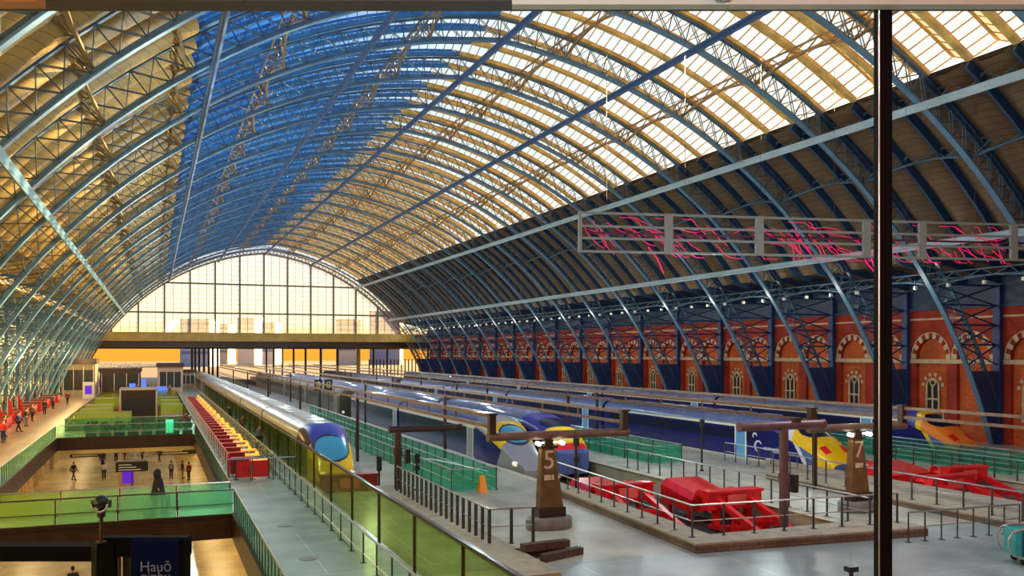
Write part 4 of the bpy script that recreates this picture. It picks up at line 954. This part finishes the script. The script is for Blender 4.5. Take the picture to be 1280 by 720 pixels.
person(*ground(91, 752, -5.4), -5.4, .4, 'stand', 'black', 'black', 'dark figure on the lower floor at the bottom left corner')
for k, (x, y, a, lb) in enumerate(((-4,152,'blue','person in blue in the far concourse, left'), (-1,155,'black','person in black in the far concourse, centre left'), (1.5,151,'blue','person in bright blue in the far concourse, centre'), (2.4,158,'grey','person in grey in the far concourse, centre right'), (-2.6,160,'navy','person in navy in the far concourse, behind the others'), (6.9,92,'black','dark figure between the orange seating and the first train, farther one'), (6.95,78,'brown','figure in brown between the orange seating and the first train, middle one'), (7.0,66,'grey','figure in grey between the orange seating and the first train, nearest one'), (2.6,84,'maroon','person in maroon on the second footbridge by the seating'))):
    person(x, y, 0, random.uniform(-3,3), 'walk' if k % 2 else 'stand', a, 'black', lb, 'people in the far concourse' if k < 5 else None)
# ================================================================== STALLS AND KIOSKS
M['purple'] = mat('violet_screen', (.06,.01,.35), .3, emit=(.13,.01,.8), estr=.6); M['beige'] = mat('kiosk_beige', (.42,.33,.20), .6, 0, .15, 1); M['stallred'] = mat('stall_red', (.50,.015,.02), .5)
ys = [81, 87, 93.5, 100, 106.5, 113, 119.5, 126, 132.5, 139]
for k, y in enumerate(ys):
    t = thing('market_stall', 'red-fronted stall at the foot of the left wall, %s from the nearest' % ORD[k], 'stall', (-13.6, y, 0), 0, 'red stalls along the left wall')
    b = MB(); b.box(-1.0,1.1,-1.4,1.4,0,1.05); obj('counter', b, M['stallred'], t)
    b = MB(); b.box(-1.05,1.2,-1.5,1.5,1.05,1.12); obj('worktop', b, M['darkbrown'], t)
    b = MB(); b.box(-1.0,-.85,-1.4,1.4,1.12,2.1); obj('back_shelf', b, M['darkbrown'], t)
    if k < 4:
        u = thing('feather_flag', 'tall narrow red flag standing at the %s red stall' % ORD[k], 'flag', (-12.9, y+1.9, 0), 0, 'red flags at the stalls')
        b = MB(); b.tube([(0,0,0),(0,0,2.9)], .03, 6); b.tube([(0,0,0),(0,0,.05)], .25, 12); obj('pole', b, M['steel'], u)
        b = MB(); b.loft([[(.02,-.015,z),(.02+w,-.015,z),(.02+w,.015,z),(.02,.015,z)] for z, w in ((.7,.55),(1.3,.5),(2.0,.36),(2.5,.2),(2.9,.03))]); obj('flag_cloth', b, M['stallred'], u)
t = thing('poster_panel', 'cream panel with a dark round emblem beside the nearest red stall', 'panel', (-12.7,79.2,0)); b = MB(); b.box(-.45,.45,-.03,.03,0,2.4); obj('board', b, M['white'], t); b = MB(); b.tube([(0,-.04,1.85),(0,-.03,1.85)], .2, 16); b.box(-.25,.25,-.04,-.03,1.4,1.47); obj('emblem', b, M['darkbrown'], t)
def totem(x, y, w, h, label):
    t = thing('screen_totem', label, 'screen', (x,y,0), 0, 'violet screens'); b = MB(); b.box(-w/2,w/2,-.15,.15,0,h); obj('housing', b, M['white'], t); b = MB(); b.box(-w*.3,w*.3,-.17,-.15,h*.25,h*.78); obj('screen', b, M['purple'], t)
totem(-9.4,150,1.6,2.5,'white totem with a violet screen, nearer and left one past the stalls'); totem(-8.9,178,1.7,2.6,'white totem with a violet screen, farther and right one'); 
totem_lower = thing('screen_totem', 'lit violet screen on the lower floor behind the footbridge', 'screen', (*ground(160,606,-5.4),-5.4), 0, 'violet screens'); b = MB(); b.box(-.8,.8,-.15,.15,0,1.9); obj('housing', b, M['beige'], totem_lower); b = MB(); b.box(-.5,.5,-.18,-.15,.15,1.5); obj('screen', b, M['purple'], totem_lower)
def kiosk(x, y, w, d, h, m, label, z=0, name='kiosk', roof='darkbrown'):
    t = thing(name, label, 'kiosk', (x,y,z)); b = MB(); b.box(-w/2,w/2,0,d,0,h*.86); obj('shell', b, m, t)
    b = MB(); b.box(-w/2-.2,w/2+.2,-.3,d+.2,h*.86,h); obj('roof', b, M[roof], t)
    b = MB(); b.box(-w/2+.3,w/2-.3,-.04,.02,.9,h*.7); obj('shop_window', b, M['dark'], t); b = MB()
    for k in range(4): b.box(-w/2+.25+k*(w-.6)/3, -w/2+.35+k*(w-.6)/3, -.07, -.02, 0, h*.8)
    obj('frame', b, M['steel'], t); return t
kiosk(-11.5, 160, 5.0, 8, 6.0, M['beige'], 'tall round-topped beige kiosk at the far left of the concourse')
kiosk(-5.5, 168, 6.5, 6, 4.3, M['darkbrown'], 'brown kiosk with a row of pale sign letters above it in the far concourse')
kiosk(2.6, 166, 4.2, 5, 5.2, mat('pink_stone', (.55,.36,.28), .6), 'pinkish kiosk with a peaked roof in the far concourse, centre')
kiosk(8.3-2.1, 186, 3, 6, 3.6, M['beige'], 'low beige kiosk beyond the pinkish one, beside the train tail')
t = thing('sign_letters', 'row of pale block letters on top of the brown kiosk in the far concourse', 'sign', (-5.5,167.6,4.32)); random.seed(3)
for k in range(9):
    b = MB(); x = -3+k*.75; b.box(x-.22,x-.1,-.05,.05,0,.8); b.box(x+.1,x+.22,-.05,.05,0,.8); zz = random.choice((.0,.34,.68)); b.box(x-.2,x+.2,-.05,.05,zz,zz+.12); obj('letter', b, M['white'], t)
M['blueglow'] = mat('blue_lit_panel', (.05,.12,.6), .3, emit=(.1,.2,1), estr=1.0)
for x, y, w, h, lb in ((-3.2,150,.9,2.2,'slim blue illuminated banner in the far concourse, left one'), (1.0,149.5,1.6,1.7,'wide blue illuminated banner in the far concourse, right one'), (-1.6,153,.7,2.8,'tall narrow blue illuminated banner between the two others')):
    t = thing('light_banner', lb, 'banner', (x,y,0)); b = MB(); b.box(-w/2,w/2,-.04,.04,.3,h); obj('panel', b, M['blueglow'], t); b = MB(); b.box(-w/2-.05,w/2+.05,-.08,.08,0,.3); obj('base', b, M['steel'], t)
# lift pavilion and cross beams in the farthest opening
t = thing('lift_pavilion', 'dark lift pavilion with pale frame rising through the farthest opening', 'lift', (-1.9, 123, -5.4)); b = MB(); b.box(-2.1,2.1,0,4,0,7.6); obj('shaft', b, M['darkbrown'], t); b = MB()
for sx in (-2.15,2.15): b.box(sx-.1,sx+.1,-.15,.1,0,7.8)
b.box(-2.2,2.2,-.15,4.1,7.6,7.85); obj('frame', b, M['steel'], t); b = MB(); b.box(-1.9,1.9,-.06,0,4.6,6.6); obj('lift_door', b, M['dark'], t)
for k, (y, x0, x1) in enumerate(((104,VX0,-4.3),(112,VX0,-4.3),(128,VX0,VX1),(110,.6,VX1),(120,.6,VX1),(97,VX0,-2))):
    t = thing('glass_walkway', 'green glass link walkway across the farthest opening, %s' % ('far left','nearer left behind the dark pavilion','full width at the back','right of the dark pavilion, nearer','right of the dark pavilion, farther','nearest, left half')[k], 'walkway', ((x0+x1)/2, y, 0))
    w = (x1-x0)/2; b = MB(); w -= .14; b.box(-w,w,-.9,.9,-.35,0); obj('deck', b, M['beige'], t)
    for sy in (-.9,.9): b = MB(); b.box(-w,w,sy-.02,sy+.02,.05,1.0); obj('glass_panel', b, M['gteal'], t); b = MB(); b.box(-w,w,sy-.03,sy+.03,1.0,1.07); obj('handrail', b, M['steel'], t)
# planting troughs and sign on the second footbridge
M['leaf'] = mat('dark_foliage', (.012,.06,.025), .6, 0, .4, 6)
for k in range(8):
    x = -4.9+k*1.08; t = thing('planter', 'dark bushy planter on the second footbridge, %s from the left' % ORD[k], 'planter', (x,81.3,0), 0, 'planters on the second footbridge')
    b = MB(); b.box(-.4,.4,-.25,.25,0,.4); obj('trough', b, M['dark'], t); b = MB()
    for q in range(26):
        px, py, pz = random.uniform(-.38,.38), random.uniform(-.2,.2), random.uniform(.4,1.0); a = random.uniform(0,pi)
        b.quad((px,py,pz),(px+.2*math.cos(a),py+.2*math.sin(a),pz+.1),(px+.25*math.cos(a),py+.25*math.sin(a),pz+.3),(px+.02,py,pz+.25))
    obj('foliage', b, M['leaf'], t)
t = thing('exit_sign', 'small glowing green sign at the right end of the second footbridge', 'sign', (1.2,80.5,0)); b = MB(); b.box(-.3,.3,-.05,.05,.2,1.3); obj('panel', b, mat('green_sign', (.1,.8,.5), .3, emit=(.1,1,.5), estr=1), t); b = MB(); b.box(-.25,.25,-.1,.1,0,.2); obj('base', b, M['steel'], t)
# hanging direction signs and furniture of the lower floor
for k, (px, py, w, lb) in enumerate(((110,563,3.0,'left'),(223,560,3.2,'right'),(165,580,2.4,'centre'))):
    x, y = ground(px, py, -2.0); t = thing('direction_sign', 'black hanging direction sign over the lower floor, %s one' % lb, 'sign', (x,y,-2.6)); b = MB(); b.box(-w/2,w/2,-.08,.08,0,.75); obj('board', b, M['dark'], t)
    b = MB()
    for q in range(3): b.box(-w/2+.2,-w/2+.2+w*(.7-.15*q),-.1,-.08,.12+.2*q,.19+.2*q)
    obj('lettering', b, M['white'], t); b = MB(); b.box(-w/2+.2,-w/2+.25,-.02,.02,.75,2.0 if k != 2 else .9); b.box(w/2-.25,w/2-.2,-.02,.02,.75,2.0 if k != 2 else .9)
    if k == 2: b.box(-.05,.05,-.03,.03,-2.8,0)
    obj('bracket', b, M['steel_dark'], t)
x, y = ground(165,590,-5.4); t = thing('information_desk', 'grey information desk on the lower floor behind the walking figure', 'desk', (x,y+1,-5.4)); b = MB(); b.box(-1.4,1.4,-.5,.5,0,1.05); obj('counter', b, M['steel_dark'], t); b = MB(); b.box(-1.5,1.5,-.6,.6,1.05,1.12); obj('worktop', b, M['steel'], t)
for k in range(6):
    y = 47+k*3.4; t = thing('pale_column', 'pale cylindrical column along the left of the lower floor, %s from the footbridge' % ORD[k], 'column', (-8.4,y,-5.4), 0, 'pale columns of the lower floor'); b = MB(); b.tube([(0,0,0),(0,0,4.6)], .28, 16); obj('shaft', b, M['creamlit'], t, smooth=True); b = MB(); b.tube([(0,0,0),(0,0,.2)], .4, 16); obj('base', b, M['cream'], t, smooth=True)
for k in range(7):
    x, y = ground(150+k*14, 566, -5.4); t = thing('glazed_shopfront', 'dark glazed shop bay at the back of the lower floor, %s from the left' % ORD[k], 'shopfront', (x,y+3.5,-5.4), 0, 'shop bays of the lower floor'); b = MB(); b.box(-.85,.85,0,.1,0,2.9); obj('pane', b, M['dark'], t); b = MB(); b.box(-.9,-.8,-.1,.1,0,3.0); b.box(.8,.9,-.1,.1,0,3.0); b.box(-.9,.9,-.1,.1,2.9,3.05); obj('frame', b, M['steel'], t)
# ================================================================== SPOTLIGHTS ALONG THE RIGHT EAVES
k = 0
for i in range(0, NR-6):
    for q in (0, 1, 2):
        y = YE-BAY*i-1.6-q*BAY/3
        if y < 30: continue
        t = thing('floodlight', 'white floodlight under the right eaves, %s bay from the gable, %s lamp of the bay' % (ORD[i], ('farthest','middle','nearest')[q]), 'floodlight', (XC+30.6, y, 12.0), 0, 'floodlights under the right eaves')
        if k == 0:
            a = MB(); a.box(-.12,.12,-.10,.10,-.24,0); ame = a.mesh('housing', M['white']); c_ = MB(); c_.box(-.03,.03,-.03,.03,0,.45); cme = c_.mesh('bracket', M['ribd'])
        link('housing', ame, t); link('bracket', cme, t); k += 1
# ================================================================== NEON WORK IN ITS HANGING FRAME, seen from behind
def fp(px, d, z): xc = (px-640)*d/1100; return Vector((d*sn_+xc*cs_, d*cs_-xc*sn_, z))
pA = fp(725, 48, 0); pB = fp(1267, 52.6, 0); dv = (pB-pA); LF = dv.length*1.05; dv.normalize(); ang = math.atan2(dv.y, dv.x)
t = thing('neon_artwork', 'long pale grey hanging frame carrying tangled pink neon tubes, seen from behind', 'neon sign', (pA.x, pA.y, 12.55), ang)
fm = MB(); Hf = 2.1
for z in (0, .72, 1.38, Hf): fm = MB(); fm.box(0, LF, -.07, .07, z-.06, z+.06); obj('frame_rail', fm, M['framegrey'], t)
u = MB(); n_ = dv.length
Ld = (pB-pA).length
posts = []
for px in (725, 836, 949, 1083, 1153, 1267):
    # place where the pixel ray crosses the frame line
    a = None; best = 1e9
    for i in range(601):
        s_ = Ld*i/600; P_ = pA+dv*s_; dd = P_.y*cs_+P_.x*sn_; xx = 640+1100*(P_.x*cs_-P_.y*sn_)/dd
        if abs(xx-px) < best: best = abs(xx-px); a = s_
    w = .09 if px == 725 else .22; u = MB(); u.box(a-w, a+w, -.1, .1, -.06, Hf+.06); obj('frame_post', u, M['framegrey'], t)
u = MB(); u.box(LF-.2, LF, -.1, .1, -.06, Hf+.06)
obj('frame_post', u, M['framegrey'], t)
random.seed(11)
for k in range(80):
    x = random.uniform(.6, LF-1.5); z = random.uniform(.2, 1.7); pts = [(x, .35, z)]; a = random.choice((-.6, -.75, 2.5, -1.0)); 
    for q in range(7):
        a += random.uniform(-.35,.35); st = random.uniform(.2,.4); pts.append((pts[-1][0]+st*math.cos(a), .35, max(-.2,min(1.95,pts[-1][2]+st*math.sin(a)*.8))))
    b = MB(); b.tube(pts, .022, 6); obj('neon_tube', b, M['pink'], t, smooth=True)
for x0, z0, x1, z1 in ((4.0,.35,4.9,-1.1),(17.2,-.2,18.9,-2.3),(17.0,1.0,17.8,-.6)):
    b = MB(); b.tube([(x0,.35,z0),((x0+x1)/2+.1,.35,(z0+z1)/2+.05),(x1,.35,z1)], .04, 6); obj('neon_tube', b, M['pink'], t, smooth=True)
for k in range(6):
    x = 1.5+k*LF/6.2; b = MB(); b.tube([(x,0,Hf),(x,0,Hf+9)], .012, 5); obj('suspension_cable', b, M['steel_dark'], t)
b = MB()
b.box(.5, LF-.5, .1, .2, .98, 1.08)
obj('wiring_tray', b, M['plumtray'], t)
# ================================================================== NEAR WINDOW FRAME OF THE VIEWING BAY (4 m in front of the viewer)
ax = Vector((sn_, cs_, 0)); rt = Vector((cs_, -sn_, 0))
def near(name, x0, x1, d0, d1, z0, z1, m, parent=None):
    b = MB(); n = len(b.v)
    for z in (z0, z1):
        for x, d in ((x0,d0),(x1,d0),(x1,d1),(x0,d1)): b.v.append(tuple(rt*x+ax*d+Vector((0,0,z))))
    for q in ((0,3,2,1),(4,5,6,7),(0,1,5,4),(1,2,6,5),(2,3,7,6),(3,0,4,7)): b.face([n+i for i in q])
    return obj(name, b, m, parent)
hd = near('trim_7', -3.6, 3.6, 4.0, 4.12, 7+427*4.12/1100, 9.3, M['soffit']); hd['kind'] = 'structure'; hd['label'] = 'grey head of the viewing window along the top edge'
near('orange_reveal', -3.6, -2.12, 3.92, 4.0, 7+430*4/1100, 9.3, M['reveal'], hd)
near('pale_head_panel', .0, 3.6, 3.94, 4.0, 7+429*4/1100, 9.3, M['soffit2'], hd)
b = MB(); c0 = rt*.93+ax*3.9; b.lathe([(.0,8.56),(.03,8.565),(.05,8.59),(.05,8.66)], c0.x, c0.y, 14); tag(obj('head_fitting', b, M['steel'], smooth=True), 'small round metal fitting on the window head at the top edge', 'fitting')
b = MB(); p0 = rt*.02+ax*3.92; p1 = rt*-.2+ax*3.92; 
xm = (1110-640)*4/1100
ml = near('trim_8', xm-.028, xm+.028, 4.02, 4.09, 2.5, 8.6, M['matblack']); ml['kind'] = 'structure'; ml['label'] = 'black vertical mullion of the viewing window'
near('bright_edge', xm-.031, xm-.028, 4.02, 4.03, 2.5, 8.6, M['steel'], ml)
# ================================================================== LIFT TOWER AND GLOBE LAMP AT LOWER LEFT
def nx(px, d): return (px-640)*d/1100
def nz(py, d): return 7-(py-441)*d/1100
D = 26.0
t = thing('lift_tower', 'black-framed lift tower with a navy notice at the bottom left', 'lift tower', tuple(rt*nx(150,D)+ax*D+Vector((0,0,-5.4))))
o0 = Vector(t.location)
def nb(name, px0, px1, d0, d1, z0, z1, m):
    b = MB(); 
    for z in (z0, z1):
        for px, d in ((px0,d0),(px1,d0),(px1,d1),(px0,d1)): b.v.append(tuple(rt*nx(px,D)+ax*d+Vector((0,0,z))-o0))
    for q in ((0,3,2,1),(4,5,6,7),(0,1,5,4),(1,2,6,5),(2,3,7,6),(3,0,4,7)): b.face(q)
    return obj(name, b, m, t)
nb('navy_notice', 165, 224, D-.06, D+.1, -5.4+2, nz(675,D), M['navynotice'])
nb('head_beam', 125, 232, D+.1, D+.5, nz(678,D)-.45, nz(673,D), M['matblack'])
nb('corner_column', 121, 141, D, D+.5, -5.4, nz(678,D), M['matblack'])
nb('corner_column', 224, 232, D, D+.4, -5.4, nz(675,D), M['matblack'])
nb('lintel_beam', -40, 112, D+.3, D+1.0, nz(705,D), nz(686,D), M['matblack'])
nb('pale_jamb', 141, 144, D+.3, D+.4, -5.4, nz(676,D), M['steel'])
nb('handrail', 144, 165, D+.3, D+.36, nz(698,D), nz(696,D), M['steel']); nb('dark_panel', 144, 165, D+.5, D+.6, -5, nz(687,D), M['dark'])
nb('jamb', 108, 113, D+.3, D+.6, -5.4, nz(686,D), M['dark'])
P_ = rt*nx(196,D)+ax*(D-.08)+Vector((0,0,nz(708,D)))-o0
text('lettering', 'Hauō', .42, M['noticetext'], t, P_, (pi/2,0,-math.atan2(sn_,cs_)), .004)
P_ = rt*nx(196,D)+ax*(D-.08)+Vector((0,0,nz(720,D)))-o0
text('lettering', 'ninbu', .40, M['noticetext'], t, P_, (pi/2,0,-math.atan2(sn_,cs_)), .004)
pl0 = rt*nx(129.5,D)+ax*(D-.15)
t = thing('globe_lamp', 'black round-headed lamp post with a pale crescent, standing at the lower left', 'lamp', (pl0.x, pl0.y, nz(677,D))); h = nz(628,D)-nz(677,D)
b = MB(); b.tube([(0,0,0),(0,0,h-.35)], .055, 10); b.tube([(0,0,0),(0,0,.05)], .15, 14); obj('pole', b, M['darkbrown'], t, smooth=True)
b = MB(); b.lathe([(.06,h-.42),(.11,h-.40),(.12,h-.2),(.08,h-.16)], n=14); obj('neck', b, M['dark'], t, smooth=True)
b = MB(); b.lathe([(.21*math.sin(pi*k/12), h+.03-.21*math.cos(pi*k/12)) for k in range(13)], n=20); obj('globe', b, M['black2'], t, smooth='all')
b = MB(); b.tube([(.235*math.cos(a), -.12, h+.0+.235*math.sin(a)) for a in [pi+.05+(pi-.1)*k/14 for k in range(15)]], .028, 8); o = obj('crescent', b, M['crescent'], t, smooth=True); o.rotation_euler = (0,0,-.39)
b = MB(); b.box(-.27,-.2,-.08,.08,h-.12,h+.1); b.box(.2,.27,-.08,.08,h-.12,h+.1); o = obj('yoke', b, M['black2'], t); o.rotation_euler = (0,0,-.39)
# ================================================================== TROLLEY AND BOLLARD ON THE CONCOURSE
X, Y = ground(1268, 703, 0); t = thing('luggage_cart', 'teal panelled cart with curved tube ends at the bottom right corner', 'cart', (X, Y, 0), -.55)
b = MB(); b.box(-.15,2.4,-.5,.5,.28,1.15); obj('bin_panel', b, M['teal'], t); b = MB(); 
for k in range(6): b.box(.05+k*.4,.22+k*.4,-.52,-.49,.3,1.13)
obj('dark_slat', b, M['tealdark'], t)
b = MB(); b.box(.5,2.4,-.45,.45,1.15,1.75); obj('upper_bin', b, M['teal'], t); b = MB(); b.box(.6,2.4,-.4,.4,1.75,2.3); obj('dark_load', b, M['dark'], t)
for sy in (-.5, .5):
    b = MB(); b.tube([(2.3,sy,1.2),(.05,sy,1.2),(-.22,sy,1.1),(-.36,sy,.85),(-.36,sy,.6),(-.22,sy,.33),(.05,sy,.24),(2.3,sy,.24)], .035, 8); obj('side_tube', b, M['steel'], t, smooth=True)
for wx in (.15, 2.1):
    for sy in (-.4,.4): b = MB(); b.tube([(wx,sy-.04,.12),(wx,sy+.04,.12)], .12, 14); obj('wheel', b, M['black'], t)
X, Y = ground(1064, 752, 0); t = thing('bollard', 'small black-topped post with a thin aerial at the bottom edge left of the mullion', 'bollard', (X, Y, 0)); b = MB(); b.box(-.16,.16,-.12,.12,.85,1.0); obj('cap', b, M['dark'], t); b = MB(); b.tube([(0,0,0),(0,0,.85)], .06, 10); obj('pole', b, M['dark'], t); b = MB(); b.tube([(0,0,1),(-.04,0,1.35)], .006, 5); obj('aerial', b, M['steel'], t)
# manhole plates
for k, (px, py) in enumerate(((357,657),(386,698))):
    X, Y = ground(px, py); b = MB(); b.lathe([(0,.002),(.30,.002),(.32,.012),(.30,.016),(0,.016)], n=24); o = obj('floor_plate', b, M['plate'], loc=(X,Y,0)); tag(o, '%s round grey plate set in the pale green walkway' % ('farther' if k == 0 else 'nearer'), 'floor plate')
# ================================================================== OUTSIDE: columns, fence and buildings beyond the canopy
k = 0
for px in (240,244,249,255,261,266,272):
    d = 225+k*3; P_ = rt*nx(px,d)+ax*d; t = thing('canopy_column', 'dark column in the tight cluster under the far canopy, %s from the left' % ORD[k], 'column', (P_.x,P_.y,0), 0, 'clustered canopy columns'); b = MB(); b.tube([(0,0,0),(0,0,8.3)], .3, 10); obj('shaft', b, M['darkbrown'], t); b = MB(); b.box(-.5,.5,-.5,.5,8.1,8.3); obj('cap', b, M['darkbrown'], t); k += 1
for k, (px, w) in enumerate(((333,.22),(342,.22),(353,.22),(367,.25),(382,.28),(401,.32),(422,.32),(448,.5),(467,.25),(484,.25))):
    d = 222; P_ = rt*nx(px,d)+ax*d; t = thing('canopy_column', 'slender column under the far canopy right of the cluster, %s from the left' % ORD[k], 'column', (P_.x,P_.y,0), 0, 'single canopy columns'); b = MB(); b.tube([(0,0,0),(0,0,8.3)], w, 10); obj('shaft', b, M['gold'] if px == 448 else M['darkbrown'], t); b = MB(); b.box(-.5,.5,-.5,.5,8.1,8.3); obj('cap', b, M['darkbrown'], t)
balustrade('palisade_fence', [(60,262),(90,262),(125,262)], 'tall dark palisade fence beyond the platforms at the far right', None, 5.0, 1.1, None, (.3,), (.35,.1), mpost=M['darkbrown'])
bld = [(225,262,400,446,520,'cool blue-grey tower block seen faintly through the gable'), (262,285,406,446,640,'low tan block just right of the blue-grey tower'), (297,318,398,446,560,'grey block near the centre of the gable'), (318,344,404,446,620,'tan block right of the central grey block'), (420,445,400,446,580,'pale block at the right of the gable'), (462,500,390,446,600,'tall cool grey block at the right end of the gable')]
for q, (x0, x1, y0, y1, d, lb) in enumerate(bld):
    P_ = rt*nx((x0+x1)/2,d)+ax*d; w = (x1-x0)*d/1100; h = nz(y0,d)+1.2
    t = thing('building', lb, 'building', (P_.x,P_.y,-1.2), -.38); b = MB(); b.box(-w/2,w/2,0,18,0,h); obj('wall', b, M[('bldblue','bldtan','bldgrey')[q % 3]], t); b = MB(); b.box(-w/2-.4,w/2+.4,-.4,18.4,h,h+.6); obj('roof', b, M['bldgrey'], t)
    nc = max(2,int(w/4)); nr = max(1,int(h/4.5))
    for r_ in range(min(nr,5)):
        b = MB()
        b.box(-w/2+.8, w/2-.8, -.06, .0, h-3.4-r_*4.2, h-1.6-r_*4.2)
        obj('window_row', b, M['bldwin'], t)
# ================================================================== LIGHT
def area(x, y, z, sx, sy, e, col, rot=(0,0,0)):
    l = bpy.data.lights.new('ceiling_lamp', 'AREA'); l.shape = 'RECTANGLE'; l.size = sx; l.size_y = sy; l.energy = e; l.color = col
    o = bpy.data.objects.new('ceiling_lamp', l); COL.objects.link(o); o.location = (x,y,z); o.rotation_euler = rot; return o
WARM = (1,.72,.32)
for y in (6, 18, 30, 48, 56, 64, 72, 84, 96, 110, 124, 138):
    for x in (-8.9, 4.7): 
        o = area(x, y, -.85, 1.6, 6, 120, WARM); o['label'] = 'warm ceiling light of the lower floor'
for y in (40.9, 84): area(-2, y, -1.3 if y > 50 else -.9, 8, 1.6, 260, WARM)
def point(x,y,z,e,col,r=.1):
    l = bpy.data.lights.new('point_light','POINT'); l.energy = e; l.color = col; l.shadow_soft_size = r; o = bpy.data.objects.new('point_light', l); COL.objects.link(o); o.location=(x,y,z)
# lamps on the service beams over the platforms and under the right eaves
for x in (12.1, 26.3, 31.4, 45.5):
    for k in range(9): point(x, 33+k*19, 5.0, BEAM_W, (.78,.95,1.0), .06)
for i in range(1, 18): point(XC+30.0, YE-BAY*i+2, 11.2, EAVE_W, (1,.86,.66), .06)
for k in range(8): point(-11.0, 62+k*15, 6.0, LEFT_FILL_W, (1,.64,.26), .06)  # unseen warm fill added to brighten the left side
for k in range(6): point(5.2, 24+k*26, 15.5, FILL_W, (.90,1.0,.92), .1)  # fill points added to light the walkway, no fittings modelled
for k in range(3): point(28, 14+k*14, 9.5, FILL_W*.45, (.90,.97,1.0), .1)  # more added fill, over the concourse floor
point(.6, 1.6, 8.2, 130, (.93,.98,1), .08)  # unseen light added to brighten the window head
sun = bpy.data.lights.new('sun', 'SUN'); sun.energy = SUN_E; sun.angle = R_(1.0); sun.color = (1,.66,.25)
so = bpy.data.objects.new('sun', sun); COL.objects.link(so)
az = R_(SUN_AZ); el = R_(SUN_EL)      # azimuth from the shed axis towards the right
sd_ = Vector((math.sin(az)*math.cos(el), math.cos(az)*math.cos(el), math.sin(el)))
so.rotation_euler = (-sd_).to_track_quat('-Z', 'Y').to_euler()
w = bpy.data.worlds.new('World'); SC.world = w; w.use_nodes = True; nt = w.node_tree; nt.nodes.clear(); N = nt.nodes.new; L = nt.links.new
tc = N('ShaderNodeTexCoord'); out = N('ShaderNodeOutputWorld'); bg = N('ShaderNodeBackground')
nrm = N('ShaderNodeVectorMath'); nrm.operation = 'NORMALIZE'; L(tc.outputs['Generated'], nrm.inputs[0])
sp = N('ShaderNodeSeparateXYZ'); L(nrm.outputs[0], sp.inputs[0])
dt = N('ShaderNodeVectorMath'); dt.operation = 'DOT_PRODUCT'; L(nrm.outputs[0], dt.inputs[0]); dt.inputs[1].default_value = tuple(Vector((math.sin(R_(62)), math.cos(R_(62)), .12)).normalized())
rs = N('ShaderNodeValToRGB'); e_ = rs.color_ramp.elements; e_[0].position = .50; e_[0].color = (.008,.17,.70,1); e_[1].position = .95; e_[1].color = (1.0,.98,.86,1)
x_ = e_.new(.60); x_.color = (.06,.34,.85,1); x_ = e_.new(.71); x_.color = (.80,.90,.92,1)
L(dt.outputs['Value'], rs.inputs[0])
rh = N('ShaderNodeValToRGB'); e_ = rh.color_ramp.elements; e_[0].position = 0; e_[0].color = (1,1,1,1); e_[1].position = .16; e_[1].color = (0,0,0,1); x_ = e_.new(.10); x_.color = (.85,.85,.85,1)
L(sp.outputs['Z'], rh.inputs[0])
rc = N('ShaderNodeValToRGB'); e_ = rc.color_ramp.elements; e_[0].position = 0; e_[0].color = (1.0,.40,.04,1); e_[1].position = .12; e_[1].color = (1.0,.97,.84,1); x_ = e_.new(.016); x_.color = (1.0,.52,.08,1); x_ = e_.new(.035); x_.color = (1.0,.90,.62,1)
L(sp.outputs['Z'], rc.inputs[0])
# clouds break the blue
nz_ = N('ShaderNodeTexNoise'); nz_.inputs['Scale'].default_value = 3.5; nz_.inputs['Detail'].default_value = 6; L(nrm.outputs[0], nz_.inputs['Vector'])
mx = N('ShaderNodeMix'); mx.data_type = 'RGBA'; L(rh.outputs[0], mx.inputs['Factor']); L(rs.outputs[0], mx.inputs['A']); L(rc.outputs[0], mx.inputs['B'])
L(mx.outputs['Result'], bg.inputs[0]); bg.inputs[1].default_value = SKY; L(bg.outputs[0], out.inputs[0])
# ================================================================== CAMERA
cam = bpy.data.cameras.new('camera'); cam.sensor_width = 36; cam.lens = 1100/1280*36; cam.shift_y = 81/1280; cam.clip_start = .1; cam.clip_end = 2000
co = bpy.data.objects.new('camera', cam); COL.objects.link(co); co.location = (0,0,7); co.rotation_euler = (pi/2, 0, -math.atan(447/1100)); SC.camera = co
SC.view_settings.view_transform = 'Standard'; SC.view_settings.look = 'None'; SC.view_settings.exposure = EXPO; SC.view_settings.gamma = 1; SC.view_settings.use_curve_mapping = False
try: SC.cycles.transparent_max_bounces = 32
except Exception: pass
